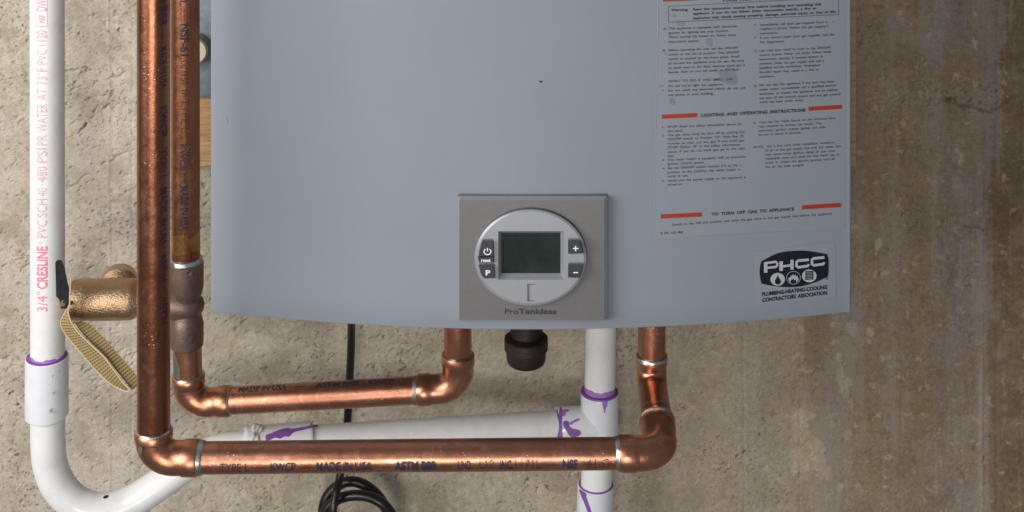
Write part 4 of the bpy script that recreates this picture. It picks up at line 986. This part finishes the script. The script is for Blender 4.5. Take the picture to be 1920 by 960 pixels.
bend = smooth_path([P(x, y, d) for x, y, d in [(89, 765, DP), (89.5, 800, DP), (90, 832, DP), (94, 870, 1.141), (108, 908, 1.142), (135, 938, 1.143), (167, 953, 1.144), (198, 955, 1.146), (231, 947, 1.149), (264, 931, 1.152), (301, 906, 1.156), (342, 877, 1.160), (382, 854, 1.165), (420, 843, 1.168), (470, 837, 1.172), (490, 835.5, 1.174)]], 6)
V, Fc, U = sweep(bend, rP, 56); bnd = mk('bent_pipe', (V, Fc, M['pvc_white'], U), drain, label='curved white tube at the lower left')
V = blob  # noqa
mk('ink_dot', [(lambda c: ([c + np.array([0.0026 * math.cos(a) * 0.9, -0.0004, 0.0016 * math.sin(a) + 0.0007 * math.cos(a)]) for a in np.linspace(0, 6.28, 13)[:-1]], [tuple(range(12))], M['dark_speck']))(P(199, 931, 1.146 - rP * 0.86))], bnd, smooth=0)
J0, J1 = P(458, 838.5, 1.171), P(584, 827, 1.184)
c2 = coupling(J0, J1, 0.0167, rP, drain, label='white coupling daubed with purple primer and clear glue')
X0, X1 = P(575, 828, 1.183), P(1052, 797, 1.245)
p2 = pipe(X0, X1, rP, M['pvc_ivory'], drain)
mk('primer_band', [wavy(P(580, 827.5, 1.184), X1, rP + 0.00015, 0.0, 0.0058, -40, 110, M['purple'], 5, 0.0002)], p2)
rC = 0.0167 + 0.00015; sc_ = 1.178 / F
def jp(px, a): return ((px - 458) * sc_, a)
mk('primer_stain', [cyl_patch(J0, J1, rC, [jp(*q) for q in [(460, 52), (474, 54), (476, 47), (472, 30), (466, 20), (459, 10)]], M['purple_light'], -1, 2),
                    cyl_patch(J0, J1, rC, [jp(*q) for q in [(494, 62), (502, 64), (512, 70), (524, 77), (538, 80), (541, 74), (560, 76), (578, 80), (580, 85), (585, 84), (584, 72), (566, 67), (545, 62), (541, 53), (536, 49), (531, 52), (526, 50), (520, 46), (512, 52), (503, 46), (494, 42)]], M['purple'], -1, 2),
                    cyl_patch(J0, J1, rC, [jp(*q) for q in [(564, 33), (570, 35), (571, 28), (565, 28)]], M['purple_light'], -1, 2)], c2)
# clear glue ridge over the coupling
gl = []
for k, (u, wv) in enumerate([(478, 9), (484, 7), (489, 5)]):
    base = J0 + (J1 - J0) * ((u - 458) / 126.0); t = (J1 - J0) / np.linalg.norm(J1 - J0)
    pts = []
    for i in range(26):
        a = math.radians(-40 + 150 * i / 25); n_ = np.array([0, -1.0, 0]); b_ = np.array([0, 0, 1.0])
        pts.append(base + t * 0.0008 * math.sin(i * 0.8 + k * 2) + (rC + 0.0004) * (math.cos(a) * n_ + math.sin(a) * b_))
    V_, F_, U_ = sweep(pts, [0.0009 * wv / 6 * (1 + 0.5 * math.sin(i * 0.9 + k)) * (1.35 if i > 14 else 0.9) for i in range(26)], 12); gl.append((V_, F_, M['pvc_glue'], U_))
mk('glue_ridge', gl, c2)
# tee
DT = 1.25; kt = DT / F; rH = 0.0162
tv = lambda y: P(1124, y, DT)
Vt, Ft, Ut = sweep([tv(733) - np.array([0, 0, .0006]), tv(733), tv(733) - np.array([0, 0, .001]), tv(760), tv(850), tv(862) + np.array([0, 0, .001]), tv(862)], [rP, rH - 0.0004, rH, rH, rH, rH, rP], 60, False)
a0, a1 = P(1044, 798, 1.246), P(1124, 793, DT)
Va_, Fa_, Ua_ = sweep([along(a0, a1, .0006), a0, along(a0, a1, .001), along(a0, a1, 0.016), along(a0, a1, 0.022), a1], [rP, rH - 0.0004, rH, rH, rH * 0.985, rH * 0.97], 56, False)
# the webs where arm and upright grow together
Vw, Fw, Uw = sweep(fillet(along(a1, a0, 0.0285), a1, tv(742), 0.024, 12), rH * 0.93, 40)
tee2 = mk('tee_fitting', [(Vt, Ft, M['pvc_fitting'], Ut), (Va_, Fa_, M['pvc_fitting'], Ua_)], drain, label='white tee fitting with purple primer round its mouths')
up = mk('pipe', (lambda s: (s[0], s[1], M['pvc_ivory'], s[2]))(sweep(line(P(1128, 540, DT), P(1124.5, 745, DT)), rP, 56)), drain)
mk('primer_band', [wavy(P(1124.5, 745, DT), P(1128, 540, DT), rP + 0.00015, 0.002, 0.0122, -100, 100, M['purple_light'], 8, 0.0006)], up)
Vr, Fr_, Ur = sweep([tv(733) - np.array([0, 0, .0012]), tv(733) + np.array([0, 0, .0002]), tv(733) + np.array([0, 0, .0008])], [rH + .00012, rH - .0002, rP + .0002], 60, False)
Vq, Fq, Uq = sweep([a0 + np.array([-0.0012, 0, 0.0]), a0 + np.array([0.0002, 0, 0]), a0 + np.array([0.0042, 0, 0])], [rP + .0002, rH - .0002, rH + .0002], 60, False)
mk('primer_rim', (Vr, Fr_, M['purple'], Ur), tee2); mk('primer_rim', (Vq, Fq, M['purple'], Uq), tee2)
st = [cyl_patch(tv(733), tv(862), rH + 0.0002, [(0.0005, 2), (0.0005, 24), (0.006, 20), (0.0095, 14), (0.0125, 15), (0.0125, 10), (0.007, 8)], M['purple_light'], -1, 2)]
rA = rH + 0.0003
def ap(px, a): return ((px - 1044) * 1.246 / F, a)
st += [cyl_patch(a0, a1, rA, [ap(*q) for q in [(1048, 84), (1066, 86), (1067, 76), (1060, 74), (1058, 60), (1048, 58)]], M['purple_light'], -1, 2),
       cyl_patch(a0, a1, rA + 0.0001, [ap(*q) for q in [(1052, 42), (1058, 46), (1064, 40), (1062, 30), (1068, 20), (1076, 18), (1084, 12), (1085, 0), (1076, -8), (1064, -6), (1060, 4), (1057, 16), (1052, 28)]], M['purple'], -1, 2),
       cyl_patch(a0, a1, rA, [ap(*q) for q in [(1062, 36), (1070, 44), (1082, 50), (1086, 45), (1074, 38), (1066, 30)]], M['purple_light'], -1, 2)]
mk('primer_stain', st, tee2)
lo = mk('pipe', (lambda s: (s[0], s[1], M['pvc_ivory'], s[2]))(sweep(line(P(1121, 855, DT), P(1116.5, 930, DT)), rP, 56)), drain)
Lc0, Lc1 = P(1117, 908, DT), P(1113, 1040, DT)
c3 = coupling(Lc0, Lc1, 0.0160, rP, drain, label='white coupling at the bottom edge with a purple drip')
mk('primer_rim', (lambda s: (s[0], s[1], M['purple'], s[2]))(sweep([Lc0 + np.array([0, 0, -.0006]), Lc0 + np.array([0, 0, .0004]), Lc0 + np.array([0, 0, .0008])], [0.0151, 0.0149, 0.0134], 60, False)), c3)
mk('primer_stain', [cyl_patch(Lc0, Lc1, 0.0162, [(0.0, -72), (0.0, -30), (0.0035, -34), (0.008, -26), (0.014, -18), (0.022, -8), (0.035, 2), (0.036, -10), (0.022, -22), (0.012, -36), (0.006, -52)], M['purple'], -1, 2)], c3)
mk('pipe', (lambda s: (s[0], s[1], M['pvc_white'], s[2]))(sweep(line(P(1113, 1030, DT), P(1110, 1230, DT)), rP, 40)), drain)

# black power cord -----------------------------------------------------
cord = thing('power_cord', 'black power cord hanging behind the copper pipes and coiled at the bottom', 'cord', P(640, 960, 1.25))
rc = 0.00345
pts = smooth_path([P(x, y, d) for x, y, d in [(660, 540, 1.20), (659, 610, 1.235), (658, 660, 1.248), (655, 720, 1.254), (652, 780, 1.258), (646, 840, 1.262), (638, 890, 1.256), (630, 925, 1.246), (624, 960, 1.240), (618, 1010, 1.24), (622, 1060, 1.25)]], 10)
V, Fc, U = sweep(pts, rc, 20); mk('hanging_strand', (V, Fc, M['black_plastic'], U), cord)
def loop(pl, name='coil_strand'):
    V, Fc, U = sweep(smooth_path([P(*q) for q in pl], 10), rc, 20); mk(name, (V, Fc, M['black_plastic'], U), cord)
rc = 0.0047
loop([(652, 1080, 1.262), (618, 1030, 1.264), (606, 985, 1.266), (608, 945, 1.268), (622, 920, 1.270), (645, 905, 1.270), (670, 904, 1.268), (695, 917, 1.266), (716, 940, 1.264), (730, 970, 1.262), (738, 1010, 1.262), (728, 1055, 1.262), (690, 1082, 1.262), (652, 1080, 1.262)])
loop([(640, 1068, 1.248), (612, 1025, 1.252), (606, 985, 1.254), (612, 955, 1.256), (634, 936, 1.256), (662, 929, 1.254), (690, 931, 1.252), (714, 942, 1.250), (732, 962, 1.250), (742, 992, 1.250), (744, 1030, 1.250), (716, 1072, 1.248), (676, 1084, 1.248), (640, 1068, 1.248)])
